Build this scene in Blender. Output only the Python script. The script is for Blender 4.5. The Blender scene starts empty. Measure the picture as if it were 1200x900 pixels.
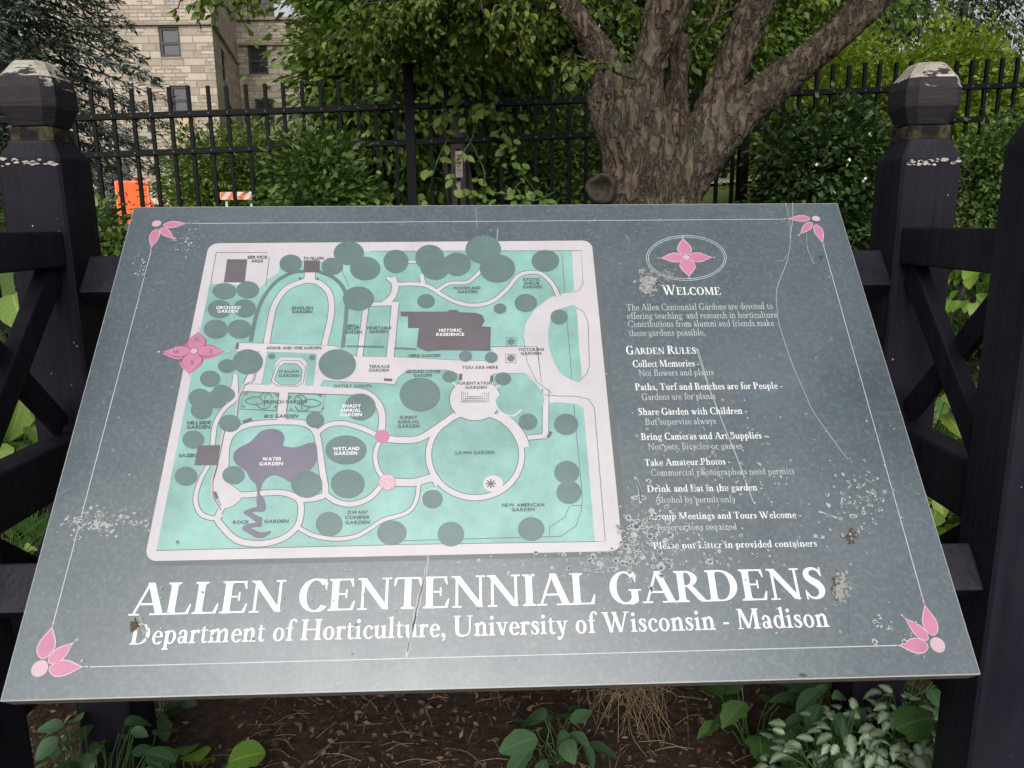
import bpy, bmesh, math, random
import numpy as np
from mathutils import Vector, Matrix, noise as mnoise

SC = bpy.context.scene
COL = SC.collection
rad = math.radians

# ---------------------------------------------------------------- camera
CAM_H = 1.4
R3 = np.array([[0.99995571, -0.00941135, 0.0],
               [-0.00194967, -0.20715249, 0.97830672],
               [-0.00920718, -0.9782634, -0.20716166]])   # lens axes (right, down, forward) -> world
cam_d = bpy.data.cameras.new('camera')
cam = bpy.data.objects.new('camera', cam_d); COL.objects.link(cam)
cam_d.sensor_width = 36.0; cam_d.lens = 27.0
cam_d.clip_start = 0.05; cam_d.clip_end = 3000.0
_m = Matrix.Identity(4)
for i in range(3):
    _m[i][0] = R3[i][0]; _m[i][1] = -R3[i][1]; _m[i][2] = -R3[i][2]
_m[2][3] = CAM_H
cam.matrix_world = _m
SC.camera = cam

# ---------------------------------------------------------------- sky, sun, exposure
SUN_EL, SUN_AZ = 36.0, 184.0          # degrees; azimuth clockwise from +Y
world = bpy.data.worlds.new('World'); SC.world = world; world.use_nodes = True
nt = world.node_tree; nt.nodes.clear()
sky = nt.nodes.new('ShaderNodeTexSky'); sky.sky_type = 'NISHITA'; sky.sun_disc = False
sky.sun_elevation = rad(SUN_EL); sky.sun_rotation = rad(SUN_AZ)
sky.air_density = 1.0; sky.dust_density = 6.0; sky.ozone_density = 1.0
hsv = nt.nodes.new('ShaderNodeHueSaturation'); hsv.inputs['Saturation'].default_value = 0.15
bg = nt.nodes.new('ShaderNodeBackground'); bg.inputs['Strength'].default_value = 0.13
wo = nt.nodes.new('ShaderNodeOutputWorld')
nt.links.new(sky.outputs[0], hsv.inputs['Color']); nt.links.new(hsv.outputs[0], bg.inputs['Color'])
nt.links.new(bg.outputs[0], wo.inputs['Surface'])
sun_d = bpy.data.lights.new('sun', 'SUN'); sun_d.energy = 1.5; sun_d.angle = rad(46)
sun_d.color = (1.0, 0.96, 0.90)
sun = bpy.data.objects.new('sun', sun_d); COL.objects.link(sun)
sdir = Vector((math.sin(rad(SUN_AZ)) * math.cos(rad(SUN_EL)), math.cos(rad(SUN_AZ)) * math.cos(rad(SUN_EL)), math.sin(rad(SUN_EL))))
sun.rotation_euler = sdir.to_track_quat('Z', 'Y').to_euler()
SC.view_settings.view_transform = 'Standard'; SC.view_settings.look = 'None'
SC.view_settings.gamma = 1.0; SC.view_settings.use_curve_mapping = False
SC.view_settings.exposure = 0.35
SC.cycles.max_bounces = 8; SC.cycles.diffuse_bounces = 4; SC.cycles.transmission_bounces = 4

# ---------------------------------------------------------------- survey helpers: a photo reading + a known plane -> a place in the world
def ray(px, py):
    return R3 @ np.array([(px - 600) / 900.0, (py - 450) / 900.0, 1.0])
EYE = np.array([0, 0, CAM_H])
def WX(px, py, x): r = ray(px, py); return EYE + r * (x / r[0])
def WY(px, py, y): r = ray(px, py); return EYE + r * (y / r[1])
def WZ(px, py, z): r = ray(px, py); return EYE + r * ((z - CAM_H) / r[2])

BED = 0.33                             # the planted bed the sign stands in
def ground_z(x, y):
    t = max(0.0, y - 2.3)
    z = BED + (0.15 * t if t < 11 else 1.65 + 0.03 * (min(t, 60) - 11))
    z += 0.04 * max(-12, min(12, x)) * min(1.0, t / 3.0)
    return z

# ---------------------------------------------------------------- objects, things, parts
def tag(o, label=None, cat=None, group=None, kind=None):
    if label: o['label'] = label
    if cat: o['category'] = cat
    if group: o['group'] = group
    if kind: o['kind'] = kind
    return o
def thing(name, label, cat, loc=(0, 0, 0), group=None):
    o = bpy.data.objects.new(name, None); COL.objects.link(o); o.location = loc
    o.empty_display_size = 0.1
    return tag(o, label, cat, group)
def link(name, me, mat=None, parent=None, smooth=False):
    """One mesh object; its geometry is in world space and is moved into the parent's frame."""
    o = bpy.data.objects.new(name, me); COL.objects.link(o)
    if mat is not None:
        for m in (mat if isinstance(mat, (list, tuple)) else [mat]): me.materials.append(m)
    if smooth:
        me.polygons.foreach_set('use_smooth', [True] * len(me.polygons))
    if parent is not None:
        o.parent = parent
        org = Vector((0, 0, 0)); p = parent
        while p is not None:
            org += p.location; p = p.parent
        if org.length > 0: me.transform(Matrix.Translation(-org))
    return o
def mesh_of(bm, name):
    me = bpy.data.meshes.new(name); bm.to_mesh(me); bm.free(); return me
def obj(name, bm, mat=None, parent=None, smooth=False):
    return link(name, mesh_of(bm, name), mat, parent, smooth)
def mesh_np(name, V, F):
    """V (n,3), F (m,k) constant-size faces, fast."""
    me = bpy.data.meshes.new(name); V = np.asarray(V, np.float32); F = np.asarray(F, np.int32)
    k = F.shape[1]
    me.vertices.add(len(V)); me.vertices.foreach_set('co', V.ravel())
    me.loops.add(F.size); me.loops.foreach_set('vertex_index', F.ravel())
    me.polygons.add(len(F)); me.polygons.foreach_set('loop_start', np.arange(len(F), dtype=np.int32) * k)
    me.polygons.foreach_set('loop_total', np.full(len(F), k, np.int32))
    me.update(calc_edges=True); return me

# shapes into a bmesh
def add_box(bm, lo, hi, bevel=0.0, mtx=None):
    r = bmesh.ops.create_cube(bm, size=1.0); vs = r['verts']
    c = [(a + b) / 2 for a, b in zip(lo, hi)]; s = [abs(b - a) for a, b in zip(lo, hi)]
    for v in vs: v.co = Vector((v.co.x * s[0] + c[0], v.co.y * s[1] + c[1], v.co.z * s[2] + c[2]))
    if bevel > 0:
        es = list({e for v in vs for e in v.link_edges})
        b = bmesh.ops.bevel(bm, geom=es, offset=bevel, segments=2, affect='EDGES', profile=0.6)
        vs = list({v for f in b['faces'] for v in f.verts} | {v for v in vs if v.is_valid})
    if mtx is not None:
        for v in vs: v.co = mtx @ v.co
    return vs
def add_beam(bm, p0, p1, w, h, up=(0, 0, 1), bevel=0.003):
    """A timber from p0 to p1, w across, h along 'up'."""
    p0, p1 = Vector(p0), Vector(p1); d = (p1 - p0); L = d.length; d.normalize()
    s = d.cross(Vector(up)).normalized(); u = s.cross(d).normalized()
    m = Matrix(((s.x, d.x, u.x, p0.x), (s.y, d.y, u.y, p0.y), (s.z, d.z, u.z, p0.z), (0, 0, 0, 1)))
    add_box(bm, (-w / 2, 0, -h / 2), (w / 2, L, h / 2), bevel, m)
def smooth_path(P, n=6):
    P = [np.array(p, float) for p in P]
    if len(P) < 3: return P
    Q = [2 * P[0] - P[1]] + P + [2 * P[-1] - P[-2]]; out = []
    for i in range(1, len(Q) - 2):
        a, b, c, d = Q[i - 1:i + 3]
        for t in np.arange(n) / n:
            out.append(0.5 * (2 * b + (c - a) * t + (2 * a - 5 * b + 4 * c - d) * t * t + (3 * b - a - 3 * c + d) * t ** 3))
    out.append(P[-1]); return out
def add_tube(bm, pts, seg=8, cap=True):
    """pts: (x,y,z,r) along the tube."""
    rings = []; prev = None
    for i, p in enumerate(pts):
        a = Vector(pts[max(0, i - 1)][:3]); b = Vector(pts[min(len(pts) - 1, i + 1)][:3])
        d = (b - a).normalized() if (b - a).length > 1e-9 else Vector((0, 0, 1))
        if prev is None:
            s = d.cross(Vector((0.3, 1, 0.2)))
            if s.length < 1e-4: s = d.cross(Vector((1, 0, 0)))
        else: s = prev - d * prev.dot(d)
        s.normalize(); prev = s; t = d.cross(s)
        c = Vector(p[:3])
        rings.append([bm.verts.new(c + (s * math.cos(2 * math.pi * k / seg) + t * math.sin(2 * math.pi * k / seg)) * p[3]) for k in range(seg)])
    for r0, r1 in zip(rings, rings[1:]):
        for k in range(seg): bm.faces.new((r0[k], r0[(k + 1) % seg], r1[(k + 1) % seg], r1[k]))
    if cap:
        bm.faces.new(rings[0][::-1]); bm.faces.new(rings[-1])
def add_loft(bm, sections, cap=True):
    rings = [[bm.verts.new(p) for p in s] for s in sections]
    n = len(rings[0])
    for a, b in zip(rings, rings[1:]):
        for k in range(n): bm.faces.new((a[k], a[(k + 1) % n], b[(k + 1) % n], b[k]))
    if cap: bm.faces.new(rings[0][::-1]); bm.faces.new(rings[-1])

# ---------------------------------------------------------------- materials
class NB:
    def __init__(s, name):
        s.m = bpy.data.materials.new(name); s.m.use_nodes = True; s.t = s.m.node_tree; s.t.nodes.clear()
        s.out = s.n('ShaderNodeOutputMaterial'); s.co = s.n('ShaderNodeTexCoord')
    def n(s, ty, **kw):
        x = s.t.nodes.new(ty)
        for k, v in kw.items(): setattr(x, k, v)
        return x
    def l(s, a, b): s.t.links.new(a, b)
    def put(s, sock, v):
        if hasattr(v, 'is_output'): s.l(v, sock)
        elif isinstance(v, (tuple, list)) and len(v) == 3 and sock.type == 'RGBA': sock.default_value = (*v, 1)
        else: sock.default_value = v
    def mapping(s, scale=(1, 1, 1), rot=(0, 0, 0), src='Object'):
        m = s.n('ShaderNodeMapping'); m.inputs['Scale'].default_value = scale; m.inputs['Rotation'].default_value = rot
        s.l(s.co.outputs[src], m.inputs['Vector']); return m.outputs[0]
    def noise(s, scale, vec=None, detail=4, rough=0.55, dist=0.0):
        x = s.n('ShaderNodeTexNoise'); x.inputs['Scale'].default_value = scale; x.inputs['Detail'].default_value = detail
        x.inputs['Roughness'].default_value = rough; x.inputs['Distortion'].default_value = dist
        s.l(vec if vec is not None else s.co.outputs['Object'], x.inputs['Vector']); return x.outputs['Fac']
    def voro(s, scale, vec=None, feature='F1', out='Distance', rnd=1.0):
        x = s.n('ShaderNodeTexVoronoi', feature=feature); x.inputs['Scale'].default_value = scale; x.inputs['Randomness'].default_value = rnd
        s.l(vec if vec is not None else s.co.outputs['Object'], x.inputs['Vector']); return x.outputs[out]
    def ramp(s, fac, stops, interp='LINEAR'):
        r = s.n('ShaderNodeValToRGB'); r.color_ramp.interpolation = interp; e = r.color_ramp.elements
        while len(e) < len(stops): e.new(0.5)
        for el, (p, c) in zip(e, stops):
            el.position = p; el.color = (*c, 1) if isinstance(c, (tuple, list)) else (c, c, c, 1)
        s.put(r.inputs['Fac'], fac); return r.outputs[0]
    def mix(s, f, a, b, mode='MIX'):
        m = s.n('ShaderNodeMix', data_type='RGBA', blend_type=mode)
        s.put(m.inputs[0], f); s.put(m.inputs[6], a); s.put(m.inputs[7], b); return m.outputs[2]
    def math(s, op, a, b=0.0, clamp=False):
        m = s.n('ShaderNodeMath', operation=op, use_clamp=clamp); s.put(m.inputs[0], a); s.put(m.inputs[1], b); return m.outputs[0]
    def bump(s, h, strength=0.3, dist=0.01, normal=None):
        b = s.n('ShaderNodeBump'); b.inputs['Strength'].default_value = strength; b.inputs['Distance'].default_value = dist
        s.l(h, b.inputs['Height'])
        if normal is not None: s.l(normal, b.inputs['Normal'])
        return b.outputs[0]
    def bsdf(s, col, rough=0.6, normal=None, spec=0.5, metal=0.0):
        p = s.n('ShaderNodeBsdfPrincipled'); s.put(p.inputs['Base Color'], col); s.put(p.inputs['Roughness'], rough)
        s.put(p.inputs['Specular IOR Level'], spec); s.put(p.inputs['Metallic'], metal)
        if normal is not None: s.l(normal, p.inputs['Normal'])
        return p.outputs[0]
    def done(s, sh): s.l(sh, s.out.inputs['Surface']); return s.m

def mat_plain(name, col, rough=0.6, var=0.25, scale=30, bump=0.0, spec=0.4, metal=0.0):
    b = NB(name); f = b.noise(scale, detail=5)
    c = b.ramp(f, [(0.25, tuple(x * (1 - var) for x in col)), (0.75, tuple(min(1, x * (1 + var)) for x in col))])
    nrm = b.bump(b.noise(scale * 4, detail=4), bump, 0.004) if bump > 0 else None
    return b.done(b.bsdf(c, rough, nrm, spec, metal))
def mat_leaf(name, dark, mid, light, rough=0.5, trans=0.3, nscale=1.2, spec=0.35, veins=False):
    b = NB(name); g = b.n('ShaderNodeNewGeometry')
    r = b.math('ADD', b.math('MULTIPLY', g.outputs['Random Per Island'], 0.6), b.math('MULTIPLY', b.noise(nscale, detail=2), 0.5))
    c = b.ramp(r, [(0.2, dark), (0.55, mid), (0.9, light)])
    if veins:          # pale midrib and side veins drawn along each blade
        sx = b.n('ShaderNodeSeparateXYZ'); b.l(b.co.outputs['UV'], sx.inputs[0])
        e = b.math('ABSOLUTE', b.math('SUBTRACT', sx.outputs['X'], 0.5))
        w = b.math('ABSOLUTE', b.math('SUBTRACT', b.math('FRACT', b.math('SUBTRACT', b.math('MULTIPLY', sx.outputs['Y'], 8.0), b.math('MULTIPLY', e, 5.0))), 0.5))
        k = b.math('MAXIMUM', b.ramp(w, [(0.40, 0.0), (0.49, 0.6)]), b.ramp(e, [(0.012, 1.0), (0.035, 0.0)]))
        c = b.mix(b.math('MULTIPLY', k, 0.45), c, tuple(min(1, x * 1.7 + .02) for x in light))
        c = b.mix(b.ramp(b.noise(70, detail=4), [(0.62, 0.0), (0.72, 0.4)]), c, tuple(x * .6 for x in dark))
    p = b.bsdf(c, rough, None, spec)
    t = b.n('ShaderNodeBsdfTranslucent'); b.l(b.mix(1.0, c, (1.1, 1.25, 0.55), 'MULTIPLY'), t.inputs['Color'])
    m = b.n('ShaderNodeMixShader'); m.inputs[0].default_value = trans
    b.l(p, m.inputs[1]); b.l(t.outputs[0], m.inputs[2]); return b.done(m.outputs[0])
M = {}
def build_materials():
    # sign face: faded slate print on a panel, chalky in places
    b = NB('sign_face'); v = b.noise(3.0, detail=6, rough=0.6); w = b.noise(160, detail=3)
    c = b.ramp(v, [(0.3, (0.040, 0.056, 0.068)), (0.55, (0.052, 0.071, 0.084)), (0.75, (0.068, 0.087, 0.100))])
    c = b.mix(b.ramp(w, [(0.45, 0.0), (0.75, 0.4)]), c, (0.13, 0.15, 0.16))
    c = b.mix(b.ramp(b.noise(55, detail=6, rough=0.7), [(0.66, 0.0), (0.72, 0.55)]), c, (0.30, 0.32, 0.33))
    r = b.ramp(b.noise(9, detail=4), [(0.3, 0.24), (0.7, 0.36)])
    M['sign_face'] = b.done(b.bsdf(c, r, b.bump(b.noise(420, detail=3), 0.05, 0.001), 0.75))
    b = NB('sign_edge'); c = b.ramp(b.noise(60, b.mapping((1, 1, 14))), [(0.3, (0.06, 0.045, 0.035)), (0.7, (0.22, 0.19, 0.15))])
    M['sign_edge'] = b.done(b.bsdf(c, 0.85))
    def ink(name, col, var=0.08, scale=14, rough=0.33):
        b = NB(name); c = b.ramp(b.noise(scale, detail=6, rough=0.65), [(0.3, tuple(x * (1 - var) for x in col)), (0.7, tuple(min(1, x * (1 + var)) for x in col))])
        s = b.ramp(b.noise(190, detail=4, rough=0.7), [(0.66, 0.0), (0.74, 0.45)])
        c = b.mix(s, c, tuple(x * 0.55 + 0.05 for x in col))
        M[name] = b.done(b.bsdf(c, rough, None, 0.5))
    ink('print_paper', (0.362, 0.342, 0.362)); ink('print_white', (0.50, 0.50, 0.51), 0.05)
    ink('print_mint', (0.150, 0.282, 0.262), 0.26, 11); ink('print_tree', (0.075, 0.118, 0.118), 0.13, 22)
    ink('print_grey', (0.080, 0.070, 0.080), 0.12, 20); ink('print_pond', (0.104, 0.096, 0.134), 0.1, 16)
    ink('print_line', (0.07, 0.085, 0.085), 0.1); ink('print_rose', (0.34, 0.125, 0.205), 0.14, 20)
    ink('print_blush', (0.39, 0.27, 0.315), 0.08); ink('print_dark_rose', (0.12, 0.035, 0.07), 0.1)
    ink('print_ink', (0.040, 0.055, 0.056), 0.1); ink('print_faint', (0.36, 0.37, 0.375), 0.1); ink('print_hairline', (0.33, 0.345, 0.35), 0.1)
    ink('print_pale', (0.24, 0.255, 0.26), 0.15); ink('print_shade', (0.068, 0.078, 0.083), 0.1)
    M['lichen'] = mat_plain('lichen', (0.27, 0.28, 0.285), 0.9, 0.2, 200)
    M['lichen_core'] = mat_plain('lichen_core', (0.075, 0.08, 0.08), 0.9, 0.4, 300)
    M['dropping'] = mat_plain('dropping', (0.20, 0.205, 0.195), 0.9, 0.4, 220)
    M['grime'] = mat_plain('grime', (0.06, 0.045, 0.03), 0.95, 0.5, 300)
    # stained timber
    b = NB('stained_timber'); g = b.noise(22, b.mapping((1.6, 1.6, 0.07)), detail=8, rough=0.65)
    c = b.ramp(g, [(0.3, (0.0055, 0.0048, 0.0088)), (0.7, (0.0135, 0.0118, 0.0198))])
    c = b.mix(b.ramp(b.noise(7, detail=5), [(0.5, 0.0), (0.75, 0.5)]), c, (0.019, 0.0175, 0.026))
    c = b.mix(b.ramp(b.noise(48, b.mapping((2, 2, 0.05)), detail=4), [(0.66, 0.0), (0.70, 0.8)]), c, (0.003, 0.003, 0.004))
    sp = b.ramp(b.noise(70, detail=5, rough=0.7), [(0.735, 0.0), (0.75, 0.8)])
    c = b.mix(sp, c, (0.33, 0.31, 0.28))
    M['timber'] = b.done(b.bsdf(c, b.ramp(b.noise(12, detail=4), [(0.3, 0.42), (0.7, 0.7)]), b.bump(g, 0.6, 0.005), 0.16))
    # weathered top: paint gone where rain sits (upward faces), grain showing
    b = NB('peeling_timber'); ge = b.n('ShaderNodeNewGeometry'); sx = b.n('ShaderNodeSeparateXYZ'); b.l(ge.outputs['Normal'], sx.inputs[0])
    gr = b.noise(60, b.mapping((0.5, 1, 3)), detail=6, rough=0.65)
    paint = b.ramp(gr, [(0.3, (0.010, 0.0085, 0.0115)), (0.7, (0.021, 0.018, 0.023))])
    wood = b.ramp(b.noise(40, b.mapping((0.3, 1, 2)), detail=6, rough=0.7), [(0.3, (0.13, 0.115, 0.09)), (0.65, (0.37, 0.345, 0.295))])
    up = b.math('MULTIPLY', sx.outputs['Z'], 0.62); k = b.math('ADD', up, b.noise(26, b.mapping((0.6, 1, 2)), detail=6, rough=0.7))
    c = b.mix(b.ramp(k, [(0.755, 0.0), (0.785, 1.0)]), paint, wood)
    M['peeling'] = b.done(b.bsdf(c, 0.75, b.bump(gr, 0.4, 0.004), 0.3))
    b = NB('mossy_timber'); c = b.ramp(b.noise(38, detail=8, rough=.7), [(0.44, (0.009, 0.008, 0.010)), (0.53, (0.030, 0.026, 0.014)), (0.62, (0.055, 0.050, 0.024)), (0.80, (0.10, 0.088, 0.062))])
    M['moss'] = b.done(b.bsdf(c, 0.95, b.bump(b.noise(160), 0.5, 0.004), 0.2))
    M['paint_flake'] = mat_plain('paint_flake', (0.36, 0.34, 0.31), 0.8, 0.25, 90)
    M['iron'] = mat_plain('iron', (0.0022, 0.0027, 0.0036), 0.55, 0.3, 25, 0.1, 0.12)
    M['bolt'] = mat_plain('bolt', (0.05, 0.05, 0.05), 0.5, 0.2, 60)
    # bark
    b = NB('bark'); v = b.math('ABSOLUTE', b.math('SUBTRACT', b.noise(17, b.mapping((1, 1, 0.33)), detail=5, rough=0.6, dist=0.5), 0.5)); n1 = b.noise(24, b.mapping((1, 1, 0.5)), detail=9, rough=0.75, dist=0.4)
    n2 = b.noise(5, detail=3)
    c = b.ramp(n1, [(0.28, (0.024, 0.017, 0.012)), (0.47, (0.092, 0.066, 0.047)), (0.72, (0.215, 0.168, 0.128))])
    c = b.mix(b.ramp(v, [(0.0, 0.85), (0.045, 0.0)]), c, (0.018, 0.012, 0.009))
    c = b.mix(b.ramp(n2, [(0.45, 0.0), (0.7, 0.55)]), c, (0.10, 0.10, 0.072))
    hh = b.math('ADD', b.math('MULTIPLY', n1, 1.0), b.math('MULTIPLY', b.ramp(v, [(0, 0.0), (0.07, 1.0)]), 0.8))
    M['bark'] = b.done(b.bsdf(c, 0.9, b.bump(hh, 1.0, 0.03), 0.2))
    b = NB('bark_far'); c = b.ramp(b.noise(14, b.mapping((1, 1, 0.2)), detail=6), [(0.3, (0.016, 0.012, 0.010)), (0.7, (0.048, 0.037, 0.030))])
    M['bark_far'] = b.done(b.bsdf(c, 0.9))
    M['cut_wood'] = mat_plain('cut_wood', (0.030, 0.022, 0.017), 0.95, 0.75, 45, 0.9)
    # ashlar
    b = NB('limestone'); mp = b.mapping((1, 1, 1))
    cols = []
    tc = b.n('ShaderNodeTexCoord')
    def brick(w, h, off):
        x = b.n('ShaderNodeTexBrick'); x.inputs['Scale'].default_value = 1.0
        x.inputs['Brick Width'].default_value = w; x.inputs['Row Height'].default_value = h
        x.inputs['Mortar Size'].default_value = 0.020; x.inputs['Mortar Smooth'].default_value = 0.3
        x.inputs['Color1'].default_value = (0.225, 0.182, 0.142, 1); x.inputs['Color2'].default_value = (0.43, 0.37, 0.305, 1)
        x.inputs['Mortar'].default_value = (0.135, 0.112, 0.09, 1); x.offset = off; x.offset_frequency = 2; x.squash = 0.6; x.squash_frequency = 3
        mm = b.n('ShaderNodeMapping'); b.l(tc.outputs['UV'], mm.inputs['Vector']); b.l(mm.outputs[0], x.inputs['Vector'])
        return x
    k1 = brick(0.75, 0.24, 0.5); k2 = brick(0.46, 0.12, 0.37)
    sel = b.ramp(b.noise(0.9, tc.outputs['UV'], detail=1), [(0.48, 0.0), (0.50, 1.0)])
    c = b.mix(sel, k1.outputs['Color'], k2.outputs['Color'])
    c = b.mix(0.25, c, b.ramp(b.noise(3, tc.outputs['UV'], detail=5), [(0.3, (0.25, 0.21, 0.17)), (0.7, (0.42, 0.365, 0.31))]))
    M['limestone'] = b.done(b.bsdf(c, 0.9, b.bump(b.mix(sel, k1.outputs['Fac'], k2.outputs['Fac']), -0.4, 0.02), 0.2))
    M['limestone_trim'] = mat_plain('limestone_trim', (0.22, 0.19, 0.155), 0.9, 0.15, 5)
    M['bronze'] = mat_plain('bronze', (0.035, 0.028, 0.024), 0.5, 0.2, 20)
    M['glass'] = mat_plain('glass', (0.02, 0.025, 0.03), 0.06, 0.3, 1.5, 0, 0.8)
    M['tan_panel'] = mat_plain('tan_panel', (0.40, 0.30, 0.20), 0.8, 0.1, 6)
    M['orange'] = mat_plain('orange', (0.90, 0.10, 0.012), 0.4, 0.05, 8)
    M['orange_board'] = mat_plain('orange_board', (0.62, 0.13, 0.04), 0.5, 0.1, 12)
    M['white_board'] = mat_plain('white_board', (0.50, 0.47, 0.42), 0.5, 0.12, 12)
    M['black_print'] = mat_plain('black_print', (0.05, 0.012, 0.01), 0.6, 0.2, 40)
    M['steel'] = mat_plain('steel', (0.3, 0.3, 0.29), 0.45, 0.2, 30, 0, 0.5, 0.6)
    M['red_print'] = mat_plain('red_print', (0.35, 0.04, 0.03), 0.6)
    # ground: mulch near, turf beyond
    b = NB('ground_soil'); sp = b.n('ShaderNodeSeparateXYZ'); b.l(b.co.outputs['Object'], sp.inputs[0])
    mul = b.ramp(b.noise(45, detail=8, rough=0.75), [(0.3, (0.012, 0.008, 0.006)), (0.55, (0.046, 0.029, 0.021)), (0.8, (0.11, 0.072, 0.052))])
    grs = b.ramp(b.noise(2.2, detail=6), [(0.3, (0.055, 0.085, 0.022)), (0.7, (0.10, 0.14, 0.036))])
    f = b.ramp(b.math('ADD', b.math('MULTIPLY', sp.outputs['Y'], 0.1), b.math('MULTIPLY', b.noise(0.8), 0.12)), [(0.66, 0.0), (0.70, 1.0)])
    M['ground'] = b.done(b.bsdf(b.mix(f, mul, grs), 0.95, b.bump(b.noise(60, detail=8, rough=0.7), 0.8, 0.02), 0.15))
    M['chips'] = mat_leaf('bark_chips', (0.020, 0.012, 0.009), (0.065, 0.038, 0.026), (0.19, 0.125, 0.085), 0.9, 0.0, 3)
    M['straw'] = mat_leaf('dry_straw', (0.10, 0.066, 0.035), (0.19, 0.135, 0.075), (0.29, 0.22, 0.13), 0.8, 0.15, 9)
    M['path'] = mat_plain('path', (0.34, 0.33, 0.30), 0.9, 0.12, 4)
    # foliage
    L = mat_leaf
    M['leaf_canopy'] = L('leaf_canopy', (0.040, 0.074, 0.011), (0.100, 0.160, 0.022), (0.185, 0.245, 0.042), 0.45, 0.38)
    M['leaf_mid'] = L('leaf_mid', (0.040, 0.075, 0.014), (0.095, 0.155, 0.026), (0.165, 0.230, 0.046), 0.5, 0.32)
    M['leaf_dark'] = L('leaf_dark', (0.026, 0.055, 0.014), (0.066, 0.115, 0.024), (0.125, 0.190, 0.042), 0.5, 0.22)
    M['leaf_deep'] = L('leaf_deep', (0.014, 0.032, 0.011), (0.036, 0.068, 0.019), (0.068, 0.112, 0.032), 0.4, 0.2, 3)
    M['leaf_lime'] = L('leaf_lime', (0.085, 0.130, 0.014), (0.160, 0.225, 0.026), (0.240, 0.310, 0.044), 0.5, 0.35)
    M['leaf_hosta'] = L('leaf_hosta', (0.060, 0.100, 0.012), (0.115, 0.170, 0.022), (0.180, 0.240, 0.036), 0.5, 0.35, veins=True)
    M['leaf_vine'] = L('leaf_vine', (0.070, 0.125, 0.024), (0.120, 0.190, 0.038), (0.180, 0.260, 0.066), 0.45, 0.35, veins=True)
    M['leaf_spruce'] = L('leaf_spruce', (0.030, 0.048, 0.040), (0.066, 0.092, 0.078), (0.130, 0.165, 0.145), 0.6, 0.1, 1.6)
    M['leaf_pine'] = L('leaf_pine', (0.016, 0.026, 0.014), (0.030, 0.046, 0.026), (0.052, 0.074, 0.045), 0.6, 0.15)
    M['leaf_fresh'] = L('leaf_fresh', (0.060, 0.120, 0.016), (0.105, 0.185, 0.026), (0.165, 0.250, 0.045), 0.45, 0.3, 9, veins=True)
    M['leaf_plant'] = L('leaf_plant', (0.022, 0.060, 0.014), (0.045, 0.100, 0.024), (0.080, 0.150, 0.040), 0.42, 0.25, 9, veins=True)
    M['leaf_blue'] = L('leaf_blue', (0.022, 0.056, 0.022), (0.042, 0.090, 0.038), (0.068, 0.128, 0.060), 0.42, 0.25, 9, veins=True)
    M['petal'] = mat_plain('petal', (0.6, 0.6, 0.55), 0.7, 0.1)
    b = NB('leaf_silver'); g = b.n('ShaderNodeNewGeometry'); uv = b.n('ShaderNodeUVMap')
    sx = b.n('ShaderNodeSeparateXYZ'); b.l(b.co.outputs['UV'], sx.inputs[0])
    edge = b.math('ABSOLUTE', b.math('SUBTRACT', sx.outputs['X'], 0.5))
    k = b.math('ADD', b.math('MULTIPLY', edge, 1.25), b.math('MULTIPLY', b.noise(160, detail=4, rough=.7), 0.75))
    sil = b.ramp(g.outputs['Random Per Island'], [(0, (0.15, 0.195, 0.135)), (1, (0.26, 0.30, 0.225))])
    grn = b.ramp(g.outputs['Random Per Island'], [(0, (0.065, 0.105, 0.05)), (1, (0.11, 0.16, 0.08))])
    c = b.mix(b.ramp(k, [(0.62, 0.0), (0.78, 1.0)]), sil, grn)
    M['leaf_silver'] = b.done(b.bsdf(c, 0.5, None, 0.35))
build_materials()
# ================================================================ the setting
rng = np.random.default_rng(7)
random.seed(7)

def build_ground():
    xs = np.concatenate([-np.geomspace(900, 8, 16), np.linspace(-7, 7, 71), np.geomspace(8, 900, 16)])
    ys = np.concatenate([-np.geomspace(400, 1.5, 10), np.linspace(-1, 14, 91), np.geomspace(14.6, 1200, 24)])
    V = []
    for y in ys:
        for x in xs:
            z = ground_z(x, y) + 0.025 * mnoise.noise(Vector((x * 2.1, y * 2.1, 0))) * (1 if y < 30 else 0)
            V.append((x, y, z))
    nx = len(xs); F = [(j * nx + i, j * nx + i + 1, (j + 1) * nx + i + 1, (j + 1) * nx + i) for j in range(len(ys) - 1) for i in range(nx - 1)]
    o = link('ground', mesh_np('ground', V, F), M['ground'], None, True); tag(o, kind='structure')
build_ground()
def build_path(name, pts, w):
    P = smooth_path(pts, 8); V = []; F = []
    for i, p in enumerate(P):
        d = P[min(i + 1, len(P) - 1)] - P[max(0, i - 1)]; d = d / np.linalg.norm(d); s = np.array([-d[1], d[0]])
        for k in (-1, 1):
            q = p + s * k * w / 2; V.append((q[0], q[1], ground_z(q[0], q[1]) + 0.045))
    for i in range(len(P) - 1): F.append((2 * i, 2 * i + 2, 2 * i + 3, 2 * i + 1))
    tag(link(name, mesh_np(name, V, F), M['path']), kind='structure')
build_path('path', [(1.0, 9.2), (2.6, 9.5), (4.4, 9.9), (8, 10.6)], 0.35)
build_path('path', [(0.5, 11.9), (3.2, 12.2), (5.5, 12.8), (9, 13.6)], 0.7)

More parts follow.
